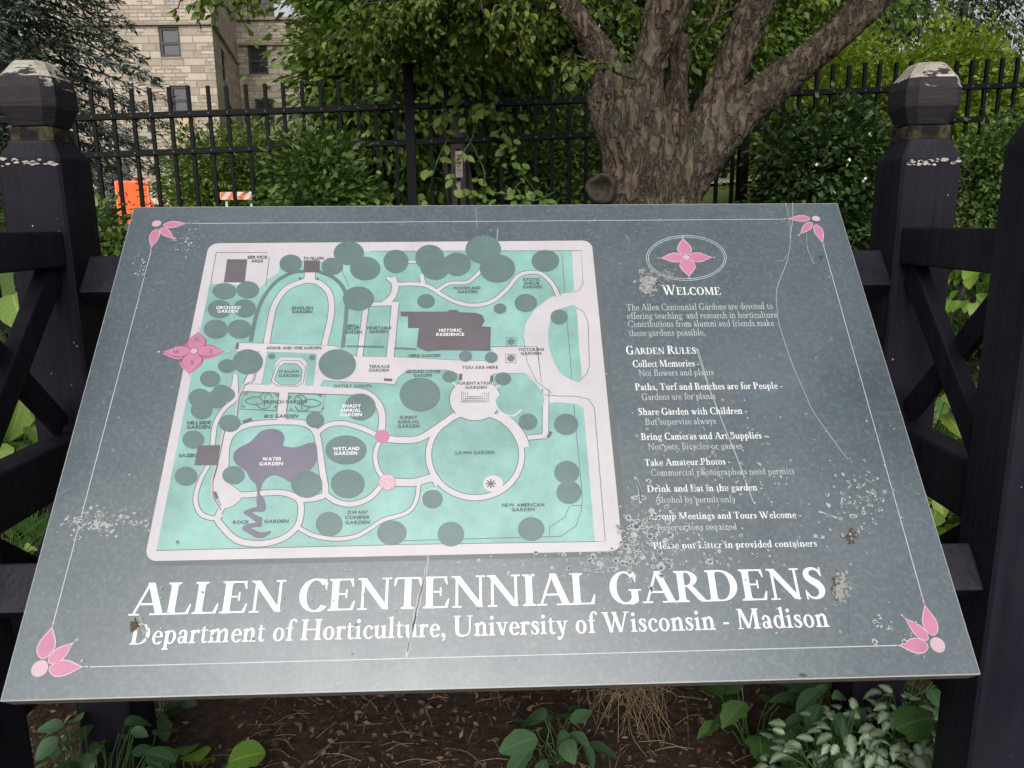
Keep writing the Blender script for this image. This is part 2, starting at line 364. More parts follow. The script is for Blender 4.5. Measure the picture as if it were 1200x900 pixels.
# ---------------------------------------------------------------- leaf clouds
TQ = (np.array([(0, 0, 0), (0.5, .45, .06), (0, 1, -.06), (-0.5, .45, .06)], float), [(0, 1, 2, 3)])
TF = (np.array([(0, 0, 0), (0.42, .30, .10), (0.40, .62, .06), (0, 1, -.14), (-0.40, .62, .06), (-0.42, .30, .10), (0, .45, -0.02)], float),
      [(0, 1, 2, 6), (6, 2, 3, 3), (0, 6, 4, 5), (6, 3, 3, 4)])
TN = (np.array([(-.5, 0, 0), (.5, 0, 0), (.3, 1, 0), (-.3, 1, 0)], float), [(0, 1, 2, 3)])
TL = (np.array([(0, 0, 0), (0.5, .32, .12), (0.38, .68, .06), (0, 1, -.16), (-0.38, .68, .06), (-0.5, .32, .12), (0, .34, 0), (0, .68, -.04)], float),
      [(0, 1, 6, 6), (1, 2, 7, 6), (2, 3, 7, 7), (0, 6, 5, 5), (6, 7, 4, 5), (7, 3, 4, 4)])
def unit(a): return a / np.maximum(1e-9, np.linalg.norm(a, axis=-1, keepdims=True))
def leaf_cloud(name, P, D, S, mat, parent=None, tmpl=TQ, wid=0.55, N=None, label=None):
    P = np.asarray(P, float); n = len(P); D = unit(np.asarray(D, float))
    if N is None: N = rng.normal(size=(n, 3)) * 0.55 + np.array([0, 0, 1.0])
    A = unit(np.cross(D, N)); Nn = np.cross(A, D); S = np.asarray(S, float).reshape(n, 1)
    tv, tf = tmpl
    V = np.empty((n, len(tv), 3))
    for i, (a, l, h) in enumerate(tv): V[:, i] = P + S * (a * wid * A + l * D + h * Nn)
    V = V.reshape(-1, 3)
    tri = [f for f in tf if len(set(f)) == 3]
    if tri or tmpl is TL or tmpl is TF:          # mixed sizes: all to triangles
        T = []
        for f in tf:
            u = [f[0]] + [f[i] for i in range(1, 4) if f[i] not in f[:i]]
            T += [(u[0], u[i], u[i + 1]) for i in range(1, len(u) - 1)]
        tf = T
    F = (np.arange(n)[:, None, None] * len(tv) + np.array(tf)[None]).reshape(-1, len(tf[0]))
    o = link(name, mesh_np(name, V, F), mat, parent, tmpl is not TQ)
    if label: o['label'] = label
    return o
def crown_points(ell, n_clump, per, clump_r, fill=0.45, droop=0.35):
    """Leaves gathered in clumps through the volume of ellipsoids (cx,cy,cz,rx,ry,rz)."""
    vol = np.array([e[3] * e[4] * e[5] for e in ell]) ** 0.67; vol /= vol.sum()
    P, D = [], []
    for e, k in zip(ell, np.maximum(1, (vol * n_clump).astype(int))):
        d = unit(rng.normal(size=(k, 3))); r = rng.uniform(fill ** 2, 1, size=(k, 1)) ** 0.5
        c = np.array(e[:3]) + d * r * np.array(e[3:]) * (1 + 0.14 * rng.normal(size=(k, 1)))
        cr = clump_r * rng.uniform(0.55, 1.35, size=(k, 1, 1))
        q = rng.normal(size=(k, per, 3)) * cr * np.array([1, 1, 0.62])
        dd = unit(q) + d[:, None] * 0.7 + rng.normal(size=(k, per, 3)) * 0.4 - np.array([0, 0, droop * 2])
        P.append((c[:, None] + q).reshape(-1, 3)); D.append(dd.reshape(-1, 3))
    return np.concatenate(P), np.concatenate(D)
def limb_pts(p0, p1, r0, r1, n=6, wob=0.06, sag=0.0):
    p0, p1 = np.array(p0, float), np.array(p1, float); L = np.linalg.norm(p1 - p0); out = []
    for i in range(n + 1):
        t = i / n; p = p0 + (p1 - p0) * t + rng.normal(size=3) * wob * L * math.sin(math.pi * t) * 0.5
        p[2] -= sag * L * t * t; out.append((*p, r0 + (r1 - r0) * t))
    return out
def leafy_tree(name, label, cat, base, trunk_r, ell, n_clump, per, clump_r, size, mat, group=None, fill=0.45, wid=0.55, droop=0.3, bark='bark_far', tmpl=TQ):
    t = thing(name, label, cat, base, group)
    bm = bmesh.new(); bx, by, bz = base
    top = max(e[2] + e[5] * 0.35 for e in ell); ctr = np.mean([e[:3] for e in ell], axis=0)
    pts = limb_pts((bx, by, bz - 0.1), (ctr[0] * 0.6 + bx * 0.4, ctr[1] * .6 + by * .4, top), trunk_r, trunk_r * 0.3, 8, 0.05)
    add_tube(bm, pts, 10)
    for e in ell:
        for k in range(4):
            a = pts[3 + k % 4]; d = unit(rng.normal(size=3)); d[2] = abs(d[2]) * 0.7
            add_tube(bm, limb_pts(a[:3], np.array(e[:3]) + d * np.array(e[3:]) * 0.75, a[3] * 0.5, 0.012, 5, 0.12), 6)
    obj('trunk', bm, M[bark], t, True)
    P, D = crown_points(ell, n_clump, per, clump_r, fill, droop)
    leaf_cloud('crown', P, D, rng.uniform(0.65, 1.25, len(P)) * size, M[mat], t, tmpl, wid)
    return t
def bush(name, label, ell, n_clump, per, clump_r, size, mat, base, group=None, stems=7, fill=0.5, wid=0.55, cat='shrub', tmpl=TQ, droop=0.1):
    t = thing(name, label, cat, base, group); bm = bmesh.new()
    for k in range(stems):
        e = ell[k % len(ell)]; d = unit(rng.normal(size=3)); d[2] = abs(d[2])
        add_tube(bm, limb_pts((base[0] + rng.normal() * 0.05, base[1] + rng.normal() * 0.05, base[2] - 0.03), np.array(e[:3]) + d * np.array(e[3:]) * 0.8, 0.018, 0.004, 5, 0.1), 5)
    obj('stem', bm, M['bark_far'], t, True)
    P, D = crown_points(ell, n_clump, per, clump_r, fill, droop)
    k = P[:, 2] > base[2] - 0.05; P, D = P[k], D[k]
    leaf_cloud('foliage', P, D, rng.uniform(0.6, 1.25, len(P)) * size, M[mat], t, tmpl, wid)
    return t

# ================================================================ building
def build_hall():
    Y0 = 28.0
    def X(px): return WY(px, 150, Y0)[0]
    def Zh(py, Y=Y0): return WY(230, py, Y)[2]
    zb = ground_z(-10, 26) - 0.3
    xl, xc = X(60), X(258)
    zc = Zh(25)
    t = thing('stone_hall', 'pale limestone hall with dark narrow windows rising behind the iron fence', 'building', (xl, Y0, zb))
    ztop = zc + 4.5
    def uvwall(name, quads, mat):
        """quads of 4 world points; UV in metres so the courses run level."""
        V, F, U = [], [], []
        for q in quads:
            q = [np.array(p, float) for p in q]; h = q[1] - q[0]; h = h / np.linalg.norm(h)
            i = len(V); V += q; F.append((i, i + 1, i + 2, i + 3)); U += [(float(h @ (p - q[0])) + q[0][0] + q[0][1], p[2]) for p in q]
        me = mesh_np(name, V, F); uv = me.uv_layers.new(name='UVMap')
        uv.data.foreach_set('uv', np.array(U, np.float32).ravel())
        return link(name, me, mat, t)
    def wall_with_holes(p0, p1, zlo, zhi, holes, depth=0.16):
        """vertical wall p0->p1 (xy) with rectangular window holes [(s0,s1,z0,z1)] in metres along it; holes get reveals."""
        p0, p1 = np.array(p0), np.array(p1); L = np.linalg.norm(p1 - p0); d = (p1 - p0) / L; nrm = np.array([d[1], -d[0]])
        ss = sorted({0, L, *[h[0] for h in holes], *[h[1] for h in holes]}); zs = sorted({zlo, zhi, *[h[2] for h in holes], *[h[3] for h in holes]})
        P = lambda s, z, k=0.0: (*(p0 + d * s - nrm * k), z)
        q = []
        for s0, s1 in zip(ss, ss[1:]):
            for z0, z1 in zip(zs, zs[1:]):
                if any(h[0] <= s0 + 1e-6 and s1 <= h[1] + 1e-6 and h[2] <= z0 + 1e-6 and z1 <= h[3] + 1e-6 for h in holes): continue
                q.append((P(s0, z0), P(s1, z0), P(s1, z1), P(s0, z1)))
        for a, b, z0, z1 in holes:
            q += [(P(a, z0), P(a, z0, depth), P(a, z1, depth), P(a, z1)), (P(b, z0, depth), P(b, z0), P(b, z1), P(b, z1, depth)),
                  (P(a, z0), P(b, z0), P(b, z0, depth), P(a, z0, depth)), (P(a, z1, depth), P(b, z1, depth), P(b, z1), P(a, z1))]
        return q, P, nrm, d
    def window(P, a, b, z0, z1, panel=None):
        """bronze sash window: frame set in the reveal, meeting rail, two panes."""
        fr = bmesh.new(); w = 0.09
        def bar(s0, s1, za, zb_, k0=0.05, k1=0.13):
            c = [P(s, z, k) for k in (k0, k1) for s, z in ((s0, za), (s1, za), (s1, zb_), (s0, zb_))]
            v = [fr.verts.new(p) for p in c]
            for f in ((0, 1, 2, 3), (7, 6, 5, 4), (0, 4, 5, 1), (1, 5, 6, 2), (2, 6, 7, 3), (3, 7, 4, 0)): fr.faces.new([v[i] for i in f])
        zm = (z0 + z1) / 2
        bar(a + .002, a + w, z0, z1); bar(b - w, b - .002, z0, z1); bar(a + w, b - w, z0 + .072, z0 + .072 + w); bar(a + w, b - w, z1 - w, z1); bar(a + w, b - w, zm - w / 2, zm + w / 2)
        f = obj('window', fr, M['bronze'], t)
        g = bmesh.new(); g.faces.new([g.verts.new(p) for p in (P(a + w, z0 + w + .07, .10), P(b - w, z0 + w + .07, .10), P(b - w, z1 - w, .10), P(a + w, z1 - w, .10))])
        obj('pane', g, M['glass'], f)
        s = bmesh.new()
        c = [P(s_, z, k) for k in (-0.02, 0.12) for s_, z in ((a + .003, z0 + .003), (b - .003, z0 + .003), (b - .003, z0 + .07), (a + .003, z0 + .07))]
        v = [s.verts.new(p) for p in c]
        for ff in ((0, 1, 2, 3), (7, 6, 5, 4), (0, 4, 5, 1), (1, 5, 6, 2), (2, 6, 7, 3), (3, 7, 4, 0)): s.faces.new([v[i] for i in ff])
        obj('sill', s, M['limestone_trim'], f)
    # main front
    hol = []
    for (a, b, y0, y1) in ((196.5, 220.5, 69, 31), (203, 227, 134.5, 100)):
        hol.append((X(a) - xl, X(b) - xl, Zh(y0), Zh(y1)))
    hol.append((X(128) - xl, X(146) - xl, Zh(212), Zh(190)))
    qs, P, _, _ = wall_with_holes((xl, Y0), (xc, Y0), zb, ztop, hol)
    # return wall
    Y1 = Y0 + 7.0; xr = WY(281, 100, Y1)[0]
    h2 = []
    q2, P2, _, _ = wall_with_holes((xc, Y0), (xr, Y1), zb, ztop, [(1.9, 2.9, Zh(84), Zh(42)), (3.0, 4.0, Zh(140), Zh(108))])
    # set-back wing
    X2 = lambda px: WY(px, 100, Y1)[0]
    Z2 = lambda py: WY(300, py, Y1)[2]
    h3 = [(X2(293) - xr, X2(316) - xr, Z2(89), Z2(54)), (X2(297) - xr, X2(319) - xr, Z2(150), Z2(116))]
    zt2 = Z2(22)
    q3, P3, _, _ = wall_with_holes((xr, Y1), (X2(470), Y1), zb, zt2, h3)
    roof = [((xl, Y0, ztop), (xc, Y0, ztop), (xr, Y1, ztop), (xl, Y1 + 6, ztop)), ((xr, Y1, zt2), (X2(470), Y1, zt2), (X2(470), Y1 + 6, zt2), (xr, Y1 + 6, zt2)),
            ((X2(470), Y1, zb), (X2(470), Y1 + 6, zb), (X2(470), Y1 + 6, zt2), (X2(470), Y1, zt2)), ((xl, Y1 + 6, zb), (xl, Y0, zb), (xl, Y0, ztop), (xl, Y1 + 6, ztop)),
            ((xr, Y1, zt2), (xr, Y1 + 6, zt2), (xr, Y1 + 6, ztop), (xr, Y1, ztop))]
    uvwall('wall', qs + q2 + q3 + roof, M['limestone'])
    for a, b, z0, z1 in hol: window(P, a, b, z0, z1)
    window(P2, 1.9, 2.9, Zh(84), Zh(42)); window(P2, 3.0, 4.0, Zh(140), Zh(108))
    for a, b, z0, z1 in h3: window(P3, a, b, z0, z1)
    # string courses
    c = bmesh.new()
    add_box(c, (xl, Y0 - 0.10, Zh(29.5)), (xc + 0.05, Y0 - 0.003, Zh(26.5)))
    add_beam(c, (xc + .07, Y0 - 0.03, Zh(28)), (xr + .07, Y1 - 0.2, Zh(28)), 0.1, Zh(26.5) - Zh(29.5), bevel=0)
    add_box(c, (xr + 0.1, Y1 - 0.10, Z2(53.4)), (X2(470), Y1 - 0.003, Z2(50.5))); add_box(c, (xr + 0.1, Y1 - 0.12, Z2(24)), (X2(470), Y1 - 0.003, zt2 + 0.05))
    obj('string_course', c, M['limestone_trim'], t)
    p = bmesh.new(); add_box(p, (X(211), Y0 - 0.05, Zh(165)), (X(228), Y0 - 0.003, Zh(139))); obj('infill_panel', p, M['tan_panel'], t)
build_hall()

# ================================================================ trees and shrubs beyond the iron fence
def build_spruce():
    bx, by = WY(28, 200, 11.0)[0], 11.0; bz = ground_z(bx, by)
    t = thing('spruce_tree', 'blue green spruce with drooping branches at the left behind the fence', 'tree', (bx, by, bz))
    H = 8.6; bm = bmesh.new(); add_tube(bm, [(bx, by, bz - .1, .17), (bx + .03, by, bz + 3, .13), (bx, by, bz + H, .02)], 10)
    P, D = [], []; z = 0.35
    while z < H - 0.3:
        n = 8; Rm = 2.0 * (1 - z / H) ** 0.75 + 0.15; a0 = rng.uniform(0, 6.28)
        for k in range(n):
            a = a0 + 2 * math.pi * (k + rng.uniform(-.3, .3)) / n; L = Rm * rng.uniform(0.75, 1.12)
            dirv = np.array([math.cos(a), math.sin(a), 0]); side = np.array([-dirv[1], dirv[0], 0])
            pts = []
            for i in range(9):
                s = i / 8; pts.append((bx + dirv[0] * L * s, by + dirv[1] * L * s, bz + z + 0.10 * L * math.sin(s * 2.2) - 0.42 * L * s ** 1.6 + 0.10 * L * s ** 4, 0.022 * (1 - s) + 0.004))
            add_tube(bm, pts, 5)
            for i in range(1, 9):
                c = np.array(pts[i][:3]); tw = max(0.10, 0.42 * L * (1 - i / 9.5))
                for sg in (-1, 1, 0):
                    m = 15 if sg else 8; l = tw if sg else 0.16
                    dr = unit(dirv * 0.75 + side * sg * 0.8 + np.array([0, 0, -0.30 * abs(sg)])) if sg else dirv
                    s = rng.uniform(0, 1, (m, 1)); q = c + dr * l * s + np.array([0, 0, -0.22]) * l * s ** 2 + rng.normal(size=(m, 3)) * 0.02
                    P.append(q); D.append(dr + rng.normal(size=(m, 3)) * 0.45 + np.array([0, 0, -0.15]))
        z += 0.21
    obj('trunk', bm, M['bark_far'], t, True)
    P = np.concatenate(P); D = np.concatenate(D)
    leaf_cloud('crown', P, D, rng.uniform(0.06, 0.13, len(P)), M['leaf_spruce'], t, TQ, 0.26)
build_spruce()

G = lambda x, y: (x, y, ground_z(x, y))
def E(px, py, Y, rx, ry, rz):
    p = WY(px, py, Y); return (p[0], p[1], p[2], rx, ry, rz)
def tree_at(name, label, Y, px, ell, *a, **k):
    x = WY(px, 230, Y)[0]; return leafy_tree(name, label, 'tree', G(x, Y), k.pop('trunk', 0.09), ell, *a, **k)
tree_at('leafy_tree', 'mid green leafy tree overlapping the right end of the stone hall', 8.6, 400,
        [E(470, 30, 8.6, .95, .9, 1.6), E(510, -50, 8.6, 1.2, 1.0, 1.6), E(425, 120, 8.3, .5, .6, .8)], 330, 95, .22, .10, 'leaf_mid')
tree_at('leafy_tree', 'dark leafy tree with a thick trunk carrying the small white notice', 7.6, 534,
        [E(540, 40, 11.8, 1.5, 1.2, 1.9), E(500, -60, 12, 2.0, 1.4, 2.0)], 330, 90, .27, .11, 'leaf_dark', trunk=0.165)
tree_at('leafy_tree', 'dark dense tree in deep shade between the notice tree and the forked trunk', 10.5, 655,
        [E(650, 60, 10.5, 1.25, 1.1, 1.7), E(690, -70, 10.8, 1.7, 1.3, 1.6), E(620, 150, 10, .8, .7, .7)], 330, 90, .25, .11, 'leaf_dark', trunk=0.12)
tree_at('leafy_tree', 'shaded green tree showing between the stems of the forked trunk', 12.5, 850,
        [E(850, 70, 12.5, 1.5, 1.2, 1.5), E(900, -40, 12.8, 2.1, 1.4, 1.7)], 300, 90, .27, .12, 'leaf_mid', trunk=0.12)
tree_at('pine_tree', 'dark loose pine tree at the top right with sky showing through', 17.0, 1115,
        [E(1120, -15, 17, 1.7, 1.6, 1.0), E(1185, 20, 16.5, 1.0, 1.1, .75), E(1060, 20, 17.4, 1.1, 1.1, .6), E(1150, -110, 17, 2.2, 1.6, 1.2)], 130, 75, .30, .15, 'leaf_pine', wid=.3, trunk=0.12)
tree_at('pine_tree', 'tall dark pine tree standing behind the lime green bush', 19.0, 1000,
        [E(1000, 0, 19, 1.5, 1.4, 1.2), E(960, -80, 19, 1.9, 1.4, 1.5)], 130, 80, .32, .16, 'leaf_pine', wid=.32, trunk=0.13)
def bush_at(name, label, Y, px, ell, *a, **k):
    x = WY(px, 230, Y)[0]; return bush(name, label, ell, *a, G(x, Y), **k)
bush_at('round_bush', 'large lime green bush glowing behind the fence on the right', 9.2, 1030,
        [E(1000, 150, 9.2, 1.05, .9, .95), E(1090, 150, 9.4, 1.1, .9, .95), E(1180, 160, 9.3, .8, .8, .8), E(950, 170, 9.0, .5, .6, .7)], 760, 95, .13, .080, 'leaf_lime', fill=.2)
bush_at('tall_shrub', 'pale green upright shrub below the hall windows behind the fence', 8.2, 255,
        [E(255, 210, 8.2, .62, .5, .55), E(300, 200, 8.4, .5, .45, .45), E(250, 240, 8.2, .35, .4, .3)], 190, 70, .11, .07, 'leaf_mid', wid=.4)
bush_at('undergrowth_shrub', 'low bright undergrowth shrub behind the fence left of the notice tree', 9.0, 450,
        [E(440, 205, 9.0, .85, .6, .5), E(470, 240, 9.2, .5, .5, .4)], 190, 75, .14, .085, 'leaf_mid')
bush_at('undergrowth_shrub', 'dark undergrowth shrub behind the fence right of the notice tree', 9.3, 630,
        [E(620, 215, 9.3, .7, .6, .45), E(670, 200, 9.6, .7, .6, .6)], 190, 75, .14, .085, 'leaf_dark')
bush_at('dark_shrub', 'deep green shrub pressed against the front of the fence left of centre', 4.6, 355,
        [E(372, 222, 4.6, .20, .25, .28), E(365, 265, 4.5, .22, .25, .22), E(395, 265, 4.6, .25, .22, .25)], 150, 60, .075, .055, 'leaf_dark')
fl = bush_at('flowering_shrub', 'dark glossy shrub dotted with white flowers left of the right post', 5.0, 960,
        [E(960, 190, 5.0, .36, .3, .32), E(935, 230, 5.0, .20, .25, .27), E(1010, 195, 5.1, .34, .3, .36), E(960, 270, 5.0, .5, .3, .3)], 330, 62, .075, .052, 'leaf_deep')
P = []
for (px, py) in ((1013, 210), (1003, 187), (1019, 157), (958, 193), (940, 200), (996, 190), (975, 225), (928, 212)):
    p = WY(px, py, 4.66); P += [p + rng.normal(size=3) * 0.006 for _ in range(2)]
P = np.array(P); leaf_cloud('blossom', P, rng.normal(size=(len(P), 3)), np.full(len(P), 0.026), M['petal'], fl, TQ, 0.7)
bush_at('hedge_shrub', 'dark small leaved hedge shrub behind the right hand timber posts', 4.3, 1150,
        [E(1150, 225, 4.3, .30, .3, .36), E(1215, 215, 4.4, .35, .3, .40)], 240, 65, .07, .036, 'leaf_dark')
bush_at('dark_shrub', 'shadowy leafy shrub between the left post and the orange sign', 4.4, 118,
        [E(118, 285, 4.4, .10, .2, .17), E(90, 300, 4.4, .2, .2, .28), E(140, 320, 4.3, .2, .2, .2)], 90, 50, .065, .05, 'leaf_dark')

# far woodland closing the view
P, D = [], []
ell = []
for i in range(56):
    x = -82 + i * 2.2 + rng.uniform(-.8, .8)
    if -17 < x < -5: continue
    y = rng.uniform(30, 36); hgt = rng.uniform(5.0, 8.0) if x < 11 else rng.uniform(3.2, 5.0)
    ell.append((x, y, ground_z(x, y) + hgt * 0.5, 2.2, 1.6, hgt * 0.55))
P, D = crown_points(ell, 2600, 36, .55, .55)
o = leaf_cloud('far_woodland', P, D, rng.uniform(.25, .5, len(P)), M['leaf_dark'], None, TQ, .6); tag(o, kind='stuff')

# ================================================================ roadworks and notice
def sheet(bm, o, u, v, pts, z=0.0):
    n = Vector(u).cross(Vector(v)).normalized(); bm.faces.new([bm.verts.new(Vector(o) + Vector(u) * a + Vector(v) * b + n * z) for a, b in pts])
def build_orange_sign():
    Y = 8.4; p = WY(134, 212, Y); q = WY(174, 212, Y); w = q[0] - p[0]; h = 0.54
    z1 = p[2]; g = G((p[0] + q[0]) / 2, Y)
    t = thing('roadwork_sign', 'bright orange rectangular roadwork notice with dark lettering beyond the fence', 'road sign', g)
    bm = bmesh.new(); add_box(bm, (p[0], Y - .01, z1 - h), (q[0], Y + .01, z1), .004); obj('sign_panel', bm, M['orange'], t)
    bm = bmesh.new(); f = 0.018
    r = [(p[0] + .012, z1 - .012), (q[0] - .012, z1 - .012), (q[0] - .012, z1 - h + .012), (p[0] + .012, z1 - h + .012)]
    for (a, b) in zip(r, r[1:] + r[:1]):
        x0, x1 = sorted((a[0], b[0])); y0, y1 = sorted((a[1], b[1])); add_box(bm, (x0 - .002, Y - .0135, y0 - .002), (x1 + .002, Y - .0115, y1 + .002))
    obj('border', bm, M['white_board'], t)
    bm = bmesh.new()     # worn heavy lettering at the left, four short rows at the right: strokes too far off to read
    s = (q[0] - p[0]) / 40.0
    def stroke(x0, y0, x1, y1, wd):
        a = Vector((p[0] + (x0 - 134) * s, Y - .013, z1 - (y0 - 212) * s)); b = Vector((p[0] + (x1 - 134) * s, Y - .013, z1 - (y1 - 212) * s))
        d = (b - a).normalized(); k = Vector((-d.z, 0, d.x)) * wd * s / 2
        bm.faces.new([bm.verts.new(v) for v in (a - k, b - k, b + k, a + k)])
    for (x0, y0, x1, y1, wd) in ((139, 214, 141, 217, 1.6), (143, 214, 144, 218, 1.8), (138, 224, 139, 229, 1.5), (141, 223, 144, 227, 1.6), (146, 225, 148, 229, 1.8), (140, 230, 144, 233, 1.2),
                                 (144, 237, 147, 240, 2.0), (148, 235, 151, 237, 1.8)): stroke(x0, y0, x1, y1, wd)
    for row, xs in ((215.5, (159, 162, 165, 168)), (222.5, (158.5, 162, 165.5, 169)), (230, (159, 163, 166, 169)), (239, (161, 164.5, 168))):
        for i, x in enumerate(xs): stroke(x, row - 1, x + 1.2 * (-1) ** i, row + 1, 1.0); stroke(x + 1, row + .8, x + 2, row - .8, .7)
    obj('lettering', bm, M['black_print'], t)
    for x in (p[0] + .1, q[0] - .1):
        bm = bmesh.new(); add_box(bm, (x - .02, Y + .012, ground_z(x, Y) - .05), (x + .02, Y + .045, z1 - .1), .004); obj('leg', bm, M['steel'], t)
build_orange_sign()
def build_barricade(x0, x1, ytop, ybot, Y, label, slant):
    p = WY(x0, ytop, Y); q = WY(x1, ybot, Y)
    t = thing('barricade', label, 'barricade', G((p[0] + q[0]) / 2, Y), 'striped barricades beyond the iron fence')
    bm = bmesh.new(); add_box(bm, (p[0], Y - .012, q[2]), (q[0], Y + .012, p[2]), .003); obj('board', bm, M['white_board'], t)
    bm = bmesh.new(); h = p[2] - q[2]; w = q[0] - p[0]; st = h * 1.15; x = -h * 1.0 + 0.3 * h
    while x < w:
        ps = []
        lo = [x + (0 if slant > 0 else h * .8), x + st * .6 + (0 if slant > 0 else h * .8)]; hi = [x + (h * .8 if slant > 0 else 0), x + st * .6 + (h * .8 if slant > 0 else 0)]
        quad = [(lo[0], 0), (lo[1], 0), (hi[1], h), (hi[0], h)]
        quad = [(min(max(a, 0.004), w - .004), b * .98 + .001) for a, b in quad]
        if abs(quad[1][0] - quad[0][0]) + abs(quad[2][0] - quad[3][0]) > .01:
            bm.faces.new([bm.verts.new((p[0] + a, Y - .0135, q[2] + b)) for a, b in quad])
        x += st * 1.25
    obj('stripes', bm, M['orange_board'], t)
    for x in (p[0] + w * .14, q[0] - w * .14):
        bm = bmesh.new(); add_box(bm, (x - .011, Y + .014, ground_z(x, Y) - .05), (x + .011, Y + .04, p[2] - .01), .003); obj('leg', bm, M['white_board'], t)
build_barricade(258, 299, 225, 234, 7.3, 'orange and white striped barricade in front of the pale green shrub', 1)
build_barricade(174, 203, 230, 240, 10.6, 'orange and white striped barricade just right of the orange sign', -1)
def build_notice():
    Y = 6.4; p = WY(533.5, 177, Y); q = WY(542.5, 208, Y)
    t = thing('notice_plate', 'small narrow white notice with dark print against a shaded tree trunk', 'sign', G((p[0] + q[0]) / 2, Y))
    bm = bmesh.new(); add_box(bm, (p[0], Y - .006, q[2]), (q[0], Y, p[2]), .002); obj('plate', bm, M['white_board'], t)
    bm = bmesh.new()
    for k, (a, b) in enumerate(((.86, .80), (.74, .66), (.60, .50), (.44, .40), (.30, .27))):
        add_box(bm, (p[0] + .012, Y - .009, q[2] + (p[2] - q[2]) * b), (q[0] - .012 - .008 * (k % 2), Y - .0075, q[2] + (p[2] - q[2]) * a))
    obj('print', bm, M['red_print'], t)
    x = p[0] + .02; r = WY(535, 222, Y); bm = bmesh.new(); add_box(bm, (x - .012, Y + .002, ground_z(x, Y) - .05), (x + .012, Y + .025, p[2] + .02), .003); obj('pole', bm, M['iron'], t)
    bm = bmesh.new(); add_box(bm, (p[0], Y - .006, r[2]), (p[0] + .035, Y, WY(535, 213, Y)[2]), .002); obj('plate', bm, M['white_board'], t)
build_notice()

# ================================================================ iron fence
def build_iron_fence():
    A = np.array([-2.61, 5.0]); B_ = np.array([3.62, 5.8]); d = (B_ - A); L0 = np.linalg.norm(d); d = d / L0; nrm = np.array([d[1], -d[0]])
    zA = (2.217, 2.052, 1.828); zB = (2.50, 2.317, 2.096)
    def z(i, s): return zA[i] + (zB[i] - zA[i]) * s / L0
    P = lambda s, zz, k=0.0: Vector((*(A + d * s + nrm * k), zz))
    t = thing('iron_fence', 'black iron picket fence running across behind the garden sign', 'fence', G(0.5, 5.4))
    s0, s1 = -1.7, 7.9; sp = 0.1155
    n = int((s1 - s0) / sp)
    sposts = [(-0.65 - A[0]) / d[0] - 2.33, (-0.65 - A[0]) / d[0], (1.62 - A[0]) / d[0], (1.62 - A[0]) / d[0] + 2.31]
    for sp_ in sposts:
        bm = bmesh.new(); x, y = P(sp_, 0)[:2]
        top = z(0, sp_) + 0.07
        add_beam(bm, P(sp_, ground_z(x, y) - .1), P(sp_, top), .064, .064, up=(*nrm, 0), bevel=.004)
        add_beam(bm, P(sp_, top + .001), P(sp_, top + .018), .076, .076, up=(*nrm, 0), bevel=.005)
        obj('fence_post', bm, M['iron'], t)
    marks = []
    for i in range(n + 1):
        s = s0 + i * sp
        if min(abs(s - q) for q in sposts) < 0.055: continue
        marks.append(s)
        bm = bmesh.new(); x, y = P(s, 0)[:2]; ln = rng.normal() * 0.003
        add_beam(bm, P(s, ground_z(x, y) + .06, 0), P(s + ln, z(0, s) + rng.normal() * .004, 0), .023, .023, up=(*nrm, 0), bevel=.002)
        obj('picket', bm, M['iron'], t)
    segs = [s0 - .1] + sposts + [s1 + .1]
    for i in (1, 2, 3):
        bm = bmesh.new(); bb = bmesh.new()
        for a, b in zip(segs, segs[1:]):
            a += .033; b -= .033
            zz = (lambda s: z(i, s)) if i < 3 else (lambda s: ground_z(*P(s, 0)[:2]) + .16)
            for k in (-1, 1):
                add_beam(bm, P(a, zz(a) , .0205 * k), P(b, zz(b), .0205 * k), .012, .036, bevel=.002)
        o = obj('fence_rail', bm, M['iron'], t)
        if i < 3:
            for s in marks: add_box(bb, *(lambda c: ((c.x - .005, c.y - .003, c.z - .005), (c.x + .005, c.y + .003, c.z + .005)))(P(s, z(i, s), .0295)))
            obj('bolts', bb, M['bolt'], o)
build_iron_fence()
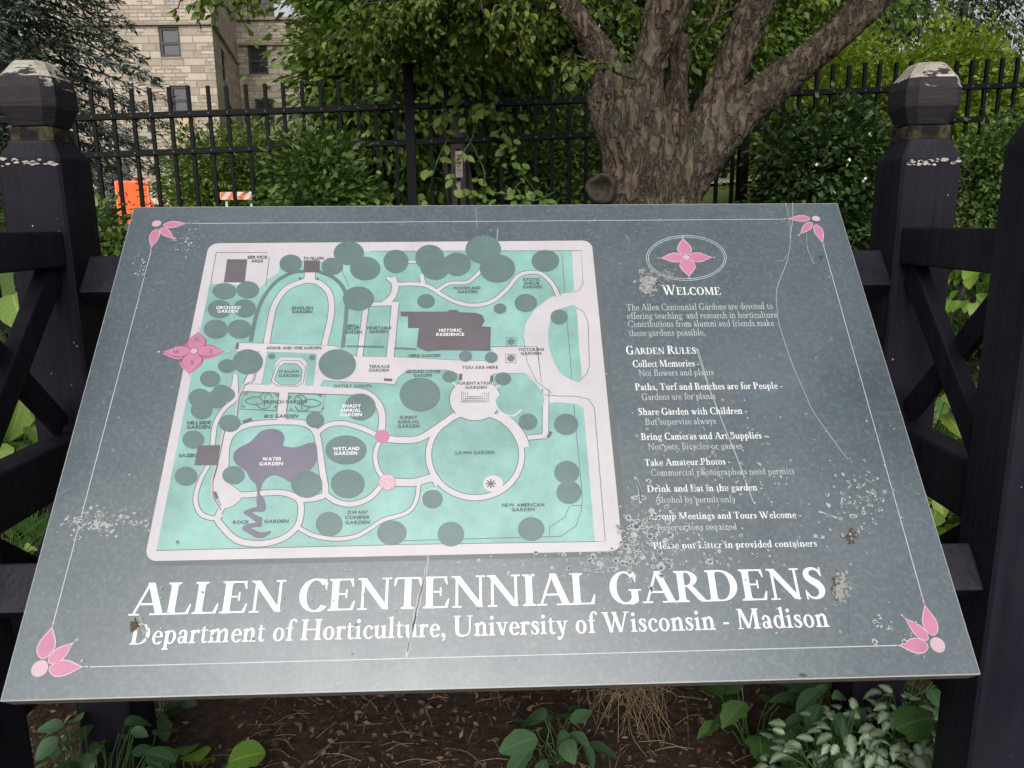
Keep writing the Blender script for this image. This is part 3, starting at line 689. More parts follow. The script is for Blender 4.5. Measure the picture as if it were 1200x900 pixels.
# ================================================================ the forked tree in front of the iron fence
def build_forked_tree():
    Y = 4.25
    def tp(lst):
        out = []
        for e in lst:
            px, py, hw = e[:3]; dy = e[3] if len(e) > 3 else 0.0
            p = WY(px, py, Y + dy); out.append(np.array((*p, .94 * hw * (Y + dy) / 900.0)))
        return [tuple(v) for v in smooth_path(out, 5)]
    base = WY(768, 300, Y); gz = ground_z(base[0], Y)
    t = thing('forked_tree', 'old forked tree with rough brown bark and a sawn off limb stub', 'tree', (base[0], Y, gz))
    bm = bmesh.new()
    stems = [
        [(760, 420, 80), (762, 330, 60), (752, 240, 38), (744, 190, 32), (733, 140, 31), (720, 105, 25), (708, 72, 18), (686, 36, 14), (664, 0, 13), (630, -60, 12), (590, -130, 11), (540, -190, 9)],
        [(768, 330, 60), (764, 240, 46), (756, 190, 42), (752, 140, 34), (755, 105, 24), (760, 75, 20), (771, 45, 22), (784, 0, 26), (796, -70, 24), (806, -160, 22), (800, -260, 18)],
        [(730, 250, 26), (722, 180, 17), (706, 130, 17), (697, 104, 13)],
        [(785, 300, 38), (796, 235, 25), (814, 185, 27), (840, 122, 21), (859, 75, 18), (876, 30, 18), (892, -5, 17), (915, -75, 16), (950, -180, 13)],
        [(785, 300, 36), (800, 225, 25), (828, 180, 26), (866, 136, 22), (906, 101, 20), (950, 66, 19), (988, 33, 18), (1025, -5, 18), (1090, -75, 16), (1160, -150, 12)],
        [(790, 210, 14, .1), (793, 150, 15, .14), (792, 110, 14, .16), (795, 75, 12, .18), (800, 40, 9, .2)],
        [(735, 330, 34), (714, 258, 18, -.10), (707, 228, 14, -.20), (706, 222, 13, -.26)],
    ]
    for s in stems: add_tube(bm, tp(s), 14)
    me = mesh_of(bm, 'tmp'); o = bpy.data.objects.new('tmp', me); COL.objects.link(o)
    md = o.modifiers.new('r', 'REMESH'); md.mode = 'VOXEL'; md.voxel_size = 0.0125
    sm = o.modifiers.new('s', 'SMOOTH'); sm.iterations = 7; sm.factor = 0.6
    dg = bpy.context.evaluated_depsgraph_get(); dg.update()
    me2 = bpy.data.meshes.new_from_object(o.evaluated_get(dg)); bpy.data.objects.remove(o)
    n = len(me2.vertices); co = np.empty(n * 3, np.float32); me2.vertices.foreach_get('co', co); co = co.reshape(-1, 3)
    no = np.array([v.normal[:] for v in me2.vertices])
    for i in range(n):
        c = co[i]; vv = Vector((c[0] * 13, c[1] * 13, c[2] * 4.2));
        e = abs(mnoise.fractal(vv + mnoise.noise_vector(vv * 0.7) * 0.6, .9, 2.0, 3)) * 1.1
        big = mnoise.fractal(Vector((c[0] * 5, c[1] * 5, c[2] * 2.2)), 0.8, 2.0, 4)
        fine = mnoise.fractal(Vector((c[0] * 42, c[1] * 42, c[2] * 24)), .8, 2.0, 3)
        co[i] += no[i] * (0.013 * (min(e, .20) / .20 - 0.6) + 0.012 * big + 0.007 * fine)
    me2.vertices.foreach_set('co', co.ravel()); me2.update(); me2.name = 'trunk'
    me2.materials.clear()
    tr = link('trunk', me2, M['bark'], t, True)
    # sawn stub: dark hollow face with a swollen rim
    c = WY(705, 222, Y - .30); r = 15 * (Y - .30) / 900
    bm = bmesh.new(); ax = Vector((-0.25, -1, 0.12)).normalized(); s = ax.cross(Vector((0, 0, 1))).normalized(); u = s.cross(ax)
    prof = [(1.12, -.05), (1.18, .0), (1.10, .035), (.92, .045), (.78, .03), (.6, .008), (.3, -.012), (0.02, -.02)]
    rings = [[bm.verts.new(Vector(c) + (s * math.cos(a) + u * math.sin(a)) * r * k * (1 + .07 * math.sin(3 * a + 1) + .05 * math.sin(5 * a)) + ax * h) for a in np.linspace(0, 2 * math.pi, 24, endpoint=False)] for k, h in prof]
    for a, b in zip(rings, rings[1:]):
        for k in range(24): bm.faces.new((a[k], a[(k + 1) % 24], b[(k + 1) % 24], b[k]))
    o = obj('limb_stub', bm, M['cut_wood'], t, True); o['label'] = 'dark hollow sawn limb stub at the foot of the trunk'
    # twigs and hanging leafy sprays
    bm = bmesh.new(); LP, LD, LS = [], [], []
    def spray(p0, p1, nleaf, size, sag=.25):
        pts = limb_pts(p0, p1, .008, .002, 7, .10, sag); add_tube(bm, pts, 5)
        pts = np.array(pts)[:, :3]; ax_ = unit(pts[-1] - pts[0])
        for k in range(nleaf):
            f = rng.uniform(.12, 1) * 7; i = min(6, int(f)); q = pts[i] + (pts[i + 1] - pts[i]) * (f - i)
            sd = unit(np.cross(ax_, [0, 0, 1.0])) * (1 if k % 2 else -1)
            LP.append(q + rng.normal(size=3) * .012); LD.append(ax_ * .5 + sd * .8 + np.array([0, 0, -.55]) + rng.normal(size=3) * .35); LS.append(size * rng.uniform(.6, 1.2))
    def along(px0, py0, px1, py1, Yd, k, ns, size, spread=26):
        """a leafy limb across the view at depth Yd with sprays hanging off it"""
        a = WY(px0, py0, Yd); b = WY(px1, py1, Yd + rng.uniform(-.25, .25)); pts = limb_pts(a, b, .02, .006, 8, .05, .02); add_tube(bm, pts, 6)
        pts = np.array(pts)[:, :3]
        for i in range(k):
            f = rng.uniform(0, 7.99); j = int(f); q = pts[j] + (pts[j + 1] - pts[j]) * (f - j)
            spray(q, q + np.array([rng.normal() * .16, rng.normal() * .2, -rng.uniform(.05, spread / 100.0)]), ns, size)
    for a in ((560, -40, 440, 0, 4.3, 40, 26, .046, 24), (600, -40, 480, 10, 4.6, 40, 26, .046, 26), (640, -30, 560, 12, 4.5, 32, 24, .046, 24), (640, -10, 600, 40, 4.6, 14, 22, .05, 22),
              (540, -60, 425, -8, 4.5, 30, 26, .046, 24), (670, 60, 655, 80, 4.5, 5, 12, .055, 14), (420, -60, 200, -22, 4.2, 15, 14, .055, 13), (300, -30, 235, -4, 4.0, 7, 12, .055, 9),
              (700, -30, 750, 0, 4.9, 12, 20, .05, 16), (830, -40, 900, 10, 5.1, 34, 24, .05, 36), (900, -40, 1010, 0, 4.8, 18, 18, .05, 20), (640, -60, 500, -10, 5.2, 44, 26, .05, 36), (500, -40, 425, 30, 5.0, 40, 26, .046, 30), (560, -10, 470, 40, 5.15, 30, 24, .046, 26), (620, 10, 560, 50, 5.1, 20, 24, .046, 20)):
        along(*a)
    for (x0, y0, x1, y1, k, sz) in ((745, 92, 668, 58, 13, .062), (712, 78, 664, 92, 10, .06), (690, 60, 662, 105, 8, .055), (745, 95, 735, 100, 4, .06)):
        spray(WY(x0, y0, 3.85), WY(x1, y1, 3.6), k, sz, .1)
    for (x0, y0, x1, y1) in ((880, 5, 812, 24), (862, 30, 800, 62), (845, -10, 828, 40)):
        add_tube(bm, limb_pts(WY(x0, y0, 4.4), WY(x1, y1, 4.3), .012, .004, 5, .1), 5)
    # the high crown, above the frame: it shades the fence and the top of the sign
    P, D = crown_points([(1.0, 4.6, 4.9, 2.6, 1.9, 1.0), (-0.9, 4.9, 4.4, 1.5, 1.4, .8), (3.1, 5.0, 4.7, 1.7, 1.5, .8), (0.7, 3.0, 4.6, 1.6, .9, .6)], 330, 42, .28, .2, .3)
    LP, LD, LS = np.array(LP), np.array(LD), np.array(LS)
    for k in range(26):
        q = P[rng.integers(len(P))]; add_tube(bm, limb_pts((0.75 + rng.normal() * .3, 4.3, 3.6), q, .04, .006, 6, .1), 6)
    obj('limb', bm, M['bark'], t, True)
    leaf_cloud('crown', np.concatenate([LP, P]), np.concatenate([LD, D]), np.concatenate([LS, rng.uniform(.06, .11, len(P))]), M['leaf_canopy'], t, TF, .62)
build_forked_tree()

# ================================================================ timber fences either side of the sign
def cap_sections(cx, cy, z0, z1, w):
    """faceted post cap: square block with every edge and corner cut back"""
    def ring(hw, cut, z): 
        c = hw - cut
        return [(cx + x, cy + y, z) for x, y in ((-c, -hw), (c, -hw), (hw, -c), (hw, c), (c, hw), (-c, hw), (-hw, c), (-hw, -c))]
    h = z1 - z0; hw = w / 2
    return [ring(hw * .72, hw * .22, z0), ring(hw * .985, hw * .30, z0 + h * .28), ring(hw, hw * .31, z0 + h * .36), ring(hw * .995, hw * .31, z0 + h * .58), ring(hw * .90, hw * .29, z0 + h * .74), ring(hw * .55, hw * .22, z1 - .002), ring(hw * .50, hw * .2, z1)]
def build_post(t, cx, cy, w, zcap0, zcap1, wcap, zneck, zsh, gz):
    """shaft with chamfered shoulder, mossy neck, faceted weathered cap"""
    h = w / 2; bm = bmesh.new()
    sq = lambda k, z, c=.004: [(cx + x, cy + y, z) for x, y in ((-k + c, -k), (k - c, -k), (k, -k + c), (k, k - c), (k - c, k), (-k + c, k), (-k, k - c), (-k, -k + c))]
    add_loft(bm, [sq(h, gz - .2), sq(h, zsh - .016), sq(h * .99, zsh - .010), sq(h * .74, zneck - .004), sq(h * .72, zneck)])
    p = obj('post', bm, M['timber'], t)
    bm = bmesh.new(); add_loft(bm, [sq(h * .70, zneck + .0005), sq(h * .70, zcap0 - .002)]); obj('neck', bm, M['moss'], p)
    bm = bmesh.new(); add_loft(bm, cap_sections(cx, cy, zcap0, zcap1, wcap)); obj('post_cap', bm, M['peeling'], p)
    bm = bmesh.new()     # flaked paint along the shoulder, and a few chips lower down
    for k in range(26):
        x = cx + rng.uniform(-.85, .85) * h; z = zsh - .013 + rng.normal() * .003; s = rng.uniform(.0015, .005)
        if rng.random() < .3: continue
        bm.faces.new([bm.verts.new((x + s * 1.5 * math.cos(a) * rng.uniform(.5, 1.2), cy - h - .0015, z - .005 + s * .6 * math.sin(a) * rng.uniform(.5, 1.2))) for a in np.linspace(0, 2 * math.pi, 9, endpoint=False)])
    for k in range(10):
        x = cx + rng.uniform(-.9, .9) * h; z = zsh - rng.uniform(.03, .7); s = rng.uniform(.0004, .0013)
        bm.faces.new([bm.verts.new((x + s * math.cos(a), cy - h - .0015, z + s * 1.6 * math.sin(a))) for a in np.linspace(0, 2 * math.pi, 7, endpoint=False)])
    obj('paint_chips', bm, M['paint_flake'], p)
    return p
def build_panel(name, label, sgn, XI, yA, yB, wp, zt, zm, zl, gz, posts):
    """two posts in line with the view joined by rails and crossed braces; XI is the face towards the sign"""
    t = thing(name, label, 'fence', (XI + sgn * wp / 2, (yA + yB) / 2, gz))
    for a in posts: build_post(t, *a)
    th = .034; xc = XI + sgn * (.014 + th / 2)
    y1, y0 = yA - .0005, yB + .0005
    for (z0, z1, ww) in ((zt[0], zt[1], .05), (zm[0], zm[1], .05), (zl[0], zl[1], .05)):
        bm = bmesh.new(); add_beam(bm, (XI + sgn * (.008 + ww / 2), y0, (z0 + z1) / 2), (XI + sgn * (.008 + ww / 2), y1, (z0 + z1) / 2), ww, z1 - z0, bevel=.004)
        obj('rail', bm, M['timber'], t)
    for (za, zb_) in ((zm[1], zt[0]), (zl[1], zm[0])):
        for k, (a, b) in enumerate((((y1 - .012, zb_ - .012), (y0 + .012, za + .012)), ((y1 - .012, za + .012), (y0 + .012, zb_ - .012)))):
            bm = bmesh.new(); x = xc + sgn * (.0 if k == 0 else .0135)
            add_beam(bm, (x, a[0], a[1]), (x, b[0], b[1]), .024 if k == 0 else .0125, .040, up=(0, 0, 1) if False else (0, 0.3, 1), bevel=.003)
            obj('brace', bm, M['timber'], t)
    return t
XR, XL = 0.640, -0.702; WP = 0.097
# readings on the posts
def zat(px, py, y): return WY(px, py, y)[2]
yR, yL = 1.297, 1.243
zcR = (zat(1088, 148, yR + .05), zat(1088, 76, yR + .05)); znR = zat(1098, 163, yR + .02); zsR = zat(1098, 177, yR)
zcL = (zat(45, 150, yL + .05), zat(45, 74, yL + .05)); znL = zat(45, 165, yL + .02); zsL = zat(45, 176, yL)
YB = 0.95
zt = (zat(1068, 309, yR), zat(1068, 266, yR)); zm = (zat(1058, 545, yR), zat(1058, 489, yR)); 
build_panel('timber_fence', 'dark stained timber fence with crossed braces at the right of the sign', 1, XR, yR, 1.035, WP, zt, zm, (zm[0] - .28, zm[0] - .22), BED,
            [(XR + WP / 2, yR + WP / 2, WP, zcR[0], zcR[1], .090, znR, zsR, BED), (XR + .088 / 2 + .0, .948 + .044, .088, zcR[0] - .005, zcR[1] - .005, .078, znR - .005, zsR - .005, BED)])
ztL = (zat(62, 313, yL), zat(62, 271, yL)); zmL = (zat(70, 560, yL), zat(70, 505, yL))
build_panel('timber_fence', 'dark stained timber fence with crossed braces at the left of the sign', -1, XL, yL, .985, WP, ztL, zmL, (zmL[0] - .28, zmL[0] - .22), BED,
            [(XL - WP / 2, yL + WP / 2, WP, zcL[0], zcL[1], .092, znL, zsL, BED), (XL - .088 / 2, .898 + .044, .088, zcL[0] - .005, zcL[1] - .005, .078, znL - .005, zsL - .005, BED)])

# ================================================================ the garden sign
BT = np.array([-0.6321, 1.3240, 1.4297])
BU = np.array([0.99938, 0.0350, -0.0030]); BU /= np.linalg.norm(BU)
BN = np.array([0.028, -0.758, 0.652]); BN = BN - BU * (BN @ BU); BN /= np.linalg.norm(BN)
BV = np.cross(BN, BU)
BW, BH, BTH = 1.2, 0.7726, 0.030
BM = Matrix(((BU[0], BV[0], BN[0], BT[0]), (BU[1], BV[1], BN[1], BT[1]), (BU[2], BV[2], BN[2], BT[2]), (0, 0, 0, 1)))
def B(px, py):
    """photo reading -> (u, v) on the sign face, metres from its top left corner"""
    r = ray(px, py); k = ((BT - EYE) @ BN) / (r @ BN); p = EYE + r * k - BT
    return np.array([p @ BU, p @ BV])
class Z:
    """readings taken inside an enlarged window of the photo"""
    def __init__(s, x0, y0, k): s.x0, s.y0, s.k = x0, y0, k
    def __call__(s, pts): return [B(s.x0 + x * s.k, s.y0 + y * s.k) for x, y in pts]
    def one(s, x, y): return B(s.x0 + x * s.k, s.y0 + y * s.k)
K = 300 / 1174.0
Z4, Z5, Z6, Z7, ZR, ZS = Z(150, 230, K), Z(450, 230, K), Z(150, 440, K), Z(450, 440, K), Z(700, 230, K), Z(700, 440, K)
Z8, ZC, ZBR, ZBL, ZP = Z(260, 430, .125), Z(180, 370, .1), Z(900, 560, 300 / 794.0), Z(30, 730, 80 / 1029.0), Z(0, 0, 1)
sign = thing('garden_sign', 'large tilted slate grey garden map sign with white title and pink flowers', 'sign', tuple(BT + BU * .6 + BV * .77 - np.array([0, 0, .84 - BED])))
class Flat:
    """printed shapes on the sign face, each slightly above the last"""
    step = 1.5e-6
    def __init__(s, z0): s.V, s.F, s.z = [], [], z0 * .12
    def poly(s, pts):
        i = len(s.V); s.V += [(p[0], p[1], s.z) for p in pts]; s.F.append(tuple(range(i, i + len(pts)))); s.z += s.step
    def strip(s, L, R):
        i = len(s.V); n = len(L)
        for a, b in zip(L, R): s.V += [(a[0], a[1], s.z), (b[0], b[1], s.z)]
        for k in range(n - 1): s.F.append((i + 2 * k, i + 2 * k + 2, i + 2 * k + 3, i + 2 * k + 1))
        s.z += s.step
    def line(s, pts, w, closed=False, smooth=0):
        P = [np.array(p, float) for p in pts]
        if closed: P = P + [P[0]]
        if smooth: P = smooth_path(P, smooth)
        L, R = [], []; n = len(P); ws = w if hasattr(w, '__len__') else [w] * n
        for k in range(n):
            a = P[k - 1] if k else (P[-2] if closed else P[0]); b = P[k + 1] if k < n - 1 else (P[1] if closed else P[-1])
            d = b - a; l = np.linalg.norm(d); d = d / l if l > 1e-12 else np.array([1.0, 0]); m = np.array([-d[1], d[0]])
            sc = 1.0
            if 0 < k < n - 1:
                e = P[k] - P[k - 1]; e = e / max(1e-12, np.linalg.norm(e)); sc = min(2.0, 1 / max(.35, abs(e @ d)))
            L.append(P[k] + m * ws[k] / 2 * sc); R.append(P[k] - m * ws[k] / 2 * sc)
        s.strip(R, L)
    def disc(s, c, rx, ry, n=28, rot=0.0, jag=0.0):
        cr, sr = math.cos(rot), math.sin(rot); ps = []
        for a in np.linspace(0, 2 * math.pi, n, endpoint=False):
            k = 1 + (rng.normal() * jag if jag else 0); x, y = rx * math.cos(a) * k, ry * math.sin(a) * k
            ps.append((c[0] + x * cr - y * sr, c[1] + x * sr + y * cr))
        s.poly(ps)
    def oval(s, z, cx, cy, rx, ry, n=28):
        s.poly([z.one(cx + rx * math.cos(a), cy - ry * math.sin(a)) for a in np.linspace(0, 2 * math.pi, n, endpoint=False)])
    def make(s, name, mat, parent, label=None):
        me = bpy.data.meshes.new(name); me.from_pydata(s.V, [], s.F); me.update()
        me.transform(BM)
        # every printed face looks out of the sign
        bm = bmesh.new(); bm.from_mesh(me); n = Vector(BN)
        for f in bm.faces:
            f.normal_update()
            if f.normal.dot(n) < 0: f.normal_flip()
        bm.to_mesh(me); bm.free()
        o = link(name, me, M[mat], parent)
        if label: o['label'] = label
        return o
# panel
bm = bmesh.new(); add_box(bm, (0, -BH, -BTH), (BW, 0, 0), .0016, BM)
bo = obj('board', bm, [M['sign_face'], M['sign_edge'], M['print_pale']], sign)
for f in bo.data.polygons:
    k = f.normal.dot(Vector(BN)); f.material_index = 0 if k > .985 else 2 if k > .1 else 1
f_ = Flat(.0004)
def border(p, q): f_.line([p, q], .0013)
l1 = .00045
# rails that carry the panel, running from fence to fence
for (va, vb) in ((-.078, -.152), (-.595, -.661)):
    bm = bmesh.new(); m = BM
    pL = Vector(BT) + Vector(BV) * ((va + vb) / 2) - Vector(BN) * (BTH + .019); u = Vector(BU)
    sL = (XL + .0015 - pL.x) / u.x; sR = (XR - .0015 - pL.x) / u.x
    add_beam(bm, pL + u * sL, pL + u * sR, .036, abs(vb - va), up=tuple(BV), bevel=.003); obj('support_rail', bm, M['timber'], sign)

# ---- the map
mp_ = Flat(.0006)
c = [B(245.5, 284), B(694, 283), B(729, 645.5), B(168.5, 658)]
x0, x1 = (c[0][0] + c[3][0]) / 2, (c[1][0] + c[2][0]) / 2; y0, y1 = (c[0][1] + c[1][1]) / 2, (c[2][1] + c[3][1]) / 2
def rrect(x0, y0, x1, y1, r, n=7):
    ps = []
    for cx, cy, a0 in ((x1 - r, y0 - r, 0), (x0 + r, y0 - r, 90), (x0 + r, y1 + r, 180), (x1 - r, y1 + r, 270)):
        for a in np.linspace(a0, a0 + 90, n): ps.append((cx + r * math.cos(rad(a)), cy + r * math.sin(rad(a))))
    return ps
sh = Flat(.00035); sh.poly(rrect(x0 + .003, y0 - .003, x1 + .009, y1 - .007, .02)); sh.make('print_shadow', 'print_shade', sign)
mp_.poly(rrect(x0, y0, x1, y1, .016)); gmap = mp_.make('map_sheet', 'print_paper', sign)
gmap_parts = {}
def layer(name, mat, z): gmap_parts[name] = (Flat(z), mat); return gmap_parts[name][0]
PX = 1.25e-3    # about one photo pixel on the sign face
lawn = layer('lawn_area', 'print_mint', .0010); edge = layer('path_edge', 'print_line', .0014); walk = layer('walk', 'print_paper', .0020)
isle = layer('garden_bed', 'print_mint', .0030); dark = layer('hedge', 'print_tree', .0036); hair = layer('plan_line', 'print_line', .0042)
pond = layer('pond', 'print_pond', .0045); tree = layer('tree_symbol', 'print_tree', .0050); bld = layer('building_symbol', 'print_grey', .0058); rosy = layer('rose_mark', 'print_rose', .0060)
labd = layer('dark_lettering', 'print_ink', .0064); labw = layer('white_lettering', 'print_white', .0064)
main = (Z4([(375, 400), (612, 416), (640, 380), (690, 352), (700, 300), (790, 300), (880, 305), (985, 308), (988, 255)]) + Z5([(100, 252), (862, 248), (872, 440), (800, 450), (758, 466), (690, 520), (650, 580), (640, 650), (640, 692), (490, 692), (520, 757), (540, 812), (640, 812), (690, 850)])
        + Z7([(735, 85), (735, 130), (800, 122), (880, 130), (915, 150), (968, 762), (90, 775)]) + Z6([(1174, 778), (130, 803)]))
lawn.poly(main)
def path(z, pts, w, smooth=6, closed=False):
    P = z(pts) if z is not None else pts; wd = w * K * PX
    edge.line(P, wd + .0022, closed, smooth); walk.line(P, wd, closed, smooth)
def whites(P):
    edge.line(P, .0016, True); walk.poly(P)
# terrace and walks
whites(Z4([(497, 672), (620, 676), (945, 686), (1040, 735)]) + Z5([(45, 737), (320, 752), (520, 757), (490, 692), (638, 690)]) + Z5([(700, 690), (720, 850), (640, 812), (540, 812), (500, 815), (500, 850), (345, 850), (340, 815), (290, 796), (110, 796), (65, 830), (48, 862)])
       + Z4([(1170, 858), (895, 845), (880, 875), (860, 880), (590, 860), (530, 860), (600, 712), (497, 712)]))
whites(Z6([(528, 45), (560, 40), (895, 50), (1060, 60), (1070, 90), (730, 78), (690, 80), (515, 74)]))
path(Z6, [(890, 66), (1050, 72), (1110, 92), (1150, 135), (1166, 190), (1162, 260)], 30)
path(Z4, [(635, 676), (650, 590), (672, 500), (725, 425), (800, 392), (835, 388), (880, 400), (925, 450), (932, 540), (900, 684)], 28)
path(Z4, [(835, 345), (832, 392)], 52, 0)
path(Z4, [(1062, 735), (1092, 500)], 26, 0); path(Z5, [(28, 740), (52, 495)], 34, 0); path(Z4, [(1085, 496), (1240, 492)], 22, 0)
path(Z5, [(15, 372), (60, 402), (130, 402), (200, 412), (270, 455), (340, 488), (420, 500), (500, 480), (570, 420), (612, 368), (660, 350), (720, 355), (770, 400), (800, 460)], 20)
path(Z5, [(245, 432), (300, 400), (380, 395), (425, 362), (450, 335)], 18)
path(Z5, [(40, 372), (52, 420), (35, 465), (0, 492)], 32); path(Z5, [(182, 405), (170, 358)], 22, 0); path(Z5, [(100, 300), (160, 302)], 16, 0)
isle.poly(smooth_path(Z5([(66, 322), (110, 312), (155, 318), (168, 350), (150, 385), (75, 388), (62, 360)]) + Z5([(66, 322)]), 4)[:-1])
# right hand drive: island bed
isle.poly(smooth_path(Z5([(835, 508), (880, 510), (893, 680), (905, 838), (865, 843), (805, 805), (765, 720), (752, 640), (765, 560), (790, 525), (835, 508)]), 4)[:-1])
# orientation garden circle
C7 = lambda cx, cy, rx, ry, n=36: [Z7.one(cx + rx * math.cos(a), cy + ry * math.sin(a)) for a in np.linspace(0, 2 * math.pi, n, endpoint=False)]
ring_ = C7(418, 365, 214, 196, 48); edge.line(ring_, 24 * K * PX + .0022, True); walk.line(ring_, 24 * K * PX, True)
path(Z7, [(330, 180), (245, 240), (160, 290), (70, 296), (-5, 288)], 30); path(Z7, [(520, 175), (585, 225), (630, 285), (645, 330)], 44)
path(Z7, [(660, 285), (745, 278)], 22, 0); path(Z7, [(742, 60), (740, 280)], 26, 0); path(Z7, [(-10, 490), (60, 490), (140, 490), (225, 470), (250, 500)], 34)
path(Z7, [(160, 500), (145, 580), (100, 632), (0, 662), (-60, 700), (-130, 738), (-220, 750), (-320, 735), (-390, 700)], 16)
path(Z6, [(690, 213), (560, 225), (485, 262), (455, 320), (448, 420), (440, 480), (470, 535), (540, 548), (640, 538), (720, 540), (785, 572), (792, 640), (770, 700), (700, 752), (600, 772), (500, 755), (430, 690), (412, 650), (445, 590), (500, 552)], 24)
path(Z6, [(690, 213), (800, 218), (858, 255), (877, 330), (892, 440), (905, 535), (870, 560), (790, 570)], 26)
path(Z6, [(868, 262), (920, 227), (990, 220), (1080, 245), (1150, 278)], 22); path(Z6, [(905, 545), (960, 580), (1030, 590), (1110, 560), (1175, 490)], 22)
path(Z6, [(1160, 290), (1138, 340), (1135, 390), (1150, 440), (1180, 480)], 18)
path(Z6, [(715, 72), (702, 214)], 40, 0)
path(Z6, [(492, 0), (495, 60), (490, 110), (440, 155), (400, 225), (388, 320)], 20)
path(Z6, [(368, 412), (328, 490), (310, 570), (332, 632), (390, 655), (432, 640)], 18)
whites(smooth_path(Z6([(440, 250), (500, 245), (462, 300), (455, 420), (448, 480), (525, 550), (455, 610), (415, 570), (388, 510), (412, 420), (440, 250)]), 3)[:-1])
walk.poly(C7(418, 110, 116, 96)); edge.line(C7(418, 110, 117, 97), .0018, True); walk.poly(Z7([(345, -10), (500, -10), (500, 60), (345, 60)]))
# left spur and upper left strip
whites(Z4([(485, 812), (505, 822), (490, 905), (462, 905), (478, 860)]))
# Italian garden
isle.poly(Z4([(638, 712), (868, 722), (850, 870), (812, 868), (820, 762), (795, 742), (700, 740), (677, 765), (655, 865), (612, 862)]))
walk.z = .0032 * .12
ocw = Z4([(705, 752), (785, 755), (815, 785), (805, 855), (775, 872), (685, 870), (656, 850), (678, 785)])
walk.poly(ocw); hair.line(ocw, .0009, True)
isle.z = .0034 * .12; oc = Z4([(715, 766), (775, 769), (800, 795), (793, 848), (765, 866), (697, 864), (671, 843), (690, 790)]); isle.poly(oc); hair.line(oc, .0008, True)
isle.poly(Z4([(895, 846), (1165, 860), (1170, 884), (890, 872)])); hair.line(Z4([(895, 846), (1165, 860)]), .0008)
# lower-right beds and outlines
isle.poly(smooth_path(Z7([(540, 75), (600, 40), (690, 50), (735, 95), (722, 150), (690, 168), (640, 160), (620, 180), (570, 185), (520, 160), (512, 115), (540, 75)]), 3)[:-1])
walk.z = .0036 * .12
walk.line(Z7([(512, 95), (510, 130), (540, 172), (590, 185), (632, 158)]), 8 * K * PX, False, 5)
# hedges
hw = 20 * K * PX
dark.line(Z4([(563, 668), (585, 560), (620, 468), (680, 392), (750, 352), (805, 344)]), hw, False, 5); dark.line(Z4([(872, 344), (945, 376), (992, 430), (1003, 510), (985, 695)]), hw, False, 5)
dark.line(Z4([(1000, 688), (1100, 690), (1174, 692)]), 11 * K * PX); dark.line(Z5([(45, 697), (150, 702)]), 12 * K * PX)
# parterre scrolls
for sgn, ox in ((1, 0), (-1, 1)):
    q = lambda pts: Z8([(x, y) if ox == 0 else (1148 - x, y + 22) for x, y in pts])
    dark.line(q([(475, 295), (450, 255), (400, 245), (360, 275), (380, 315), (440, 330)]), 1.6 * PX, False, 5); dark.line(q([(460, 350), (430, 385), (380, 392), (335, 370), (330, 340)]), 1.6 * PX, False, 5)
    dark.line(q([(400, 300), (410, 270), (440, 258)]), 1.4 * PX, False, 4); dark.line(q([(360, 285), (290, 285), (220, 318), (270, 350), (350, 352), (400, 330), (395, 375)]), 1.6 * PX, False, 5)
    for a in ([(205, 270), (255, 245), (215, 240)], [(480, 250), (530, 255), (525, 290)], [(185, 380), (190, 350), (225, 380)], [(480, 385), (510, 355), (505, 390)]): dark.poly(q(a))
hair.line(Z8([(205, 228), (540, 245), (505, 412), (172, 395)]), .0009, True); hair.line(Z8([(640, 250), (972, 262), (940, 424), (600, 412)]), .0009, True)
# thin plan lines
for z, p in ((Z4, [(405, 258), (640, 258)]), (Z4, [(405, 258), (380, 398)]), (Z4, [(648, 280), (632, 415)]), (Z5, [(-60, 252), (905, 250), (913, 400), (895, 432), (872, 440)]), (Z5, [(815, 262), (830, 440)]), (Z5, [(835, 520), (862, 840)]),
             (Z5, [(880, 510), (915, 530), (935, 575), (942, 780), (930, 815), (905, 838)]), (Z5, [(640, 650), (655, 760), (700, 850), (770, 905)]), (Z7, [(735, 90), (800, 95), (880, 95), (940, 110), (965, 150), (1015, 760), (968, 762)]),
             (Z7, [(870, 135), (910, 560), (905, 620), (880, 690), (810, 738), (90, 758)]), (Z7, [(855, 597), (910, 597)]), (Z7, [(850, 600), (830, 650), (760, 695), (757, 740)]), (Z6, [(130, 803), (1174, 778)]), (Z7, [(0, 777), (968, 762)]),
             (Z7, [(355, 75), (355, 122), (480, 122), (480, 78)]), (Z7, [(363, 75), (363, 114), (472, 114), (472, 78)]), (Z7, [(372, 75), (372, 106), (462, 106), (462, 78)]), (Z7, [(382, 78), (382, 98), (450, 98), (450, 78)]),
             (Z5, [(561, 648), (606, 648), (606, 686), (561, 686), (561, 648)]), (Z5, [(558, 726), (605, 726), (605, 764), (558, 764), (558, 726)]), (Z4, [(700, 295), (985, 308), (985, 350), (1015, 415)]), (Z4, [(600, 712), (570, 860)])):
    hair.line(z(p), .0008)
pinkw = Flat(.0044); pinkw.line(Z6([(600, -85), (575, 20), (532, 40), (505, 100), (490, 238), (442, 240), (416, 370), (385, 480), (385, 560), (425, 620)]), 6 * K * PX); gmap_parts['low_wall'] = (pinkw, 'print_blush')
hair.line(Z6([(606, -85), (580, 24), (538, 43), (511, 102), (496, 242), (446, 244), (421, 370), (390, 482), (390, 560), (428, 618)]), .0010)
walk.z = .0054 * .12
walk.line(Z7([(310, 25), (340, 55), (380, 78)]), 9 * K * PX, False, 4); walk.line(Z7([(540, 38), (505, 62), (470, 78)]), 9 * K * PX, False, 4)
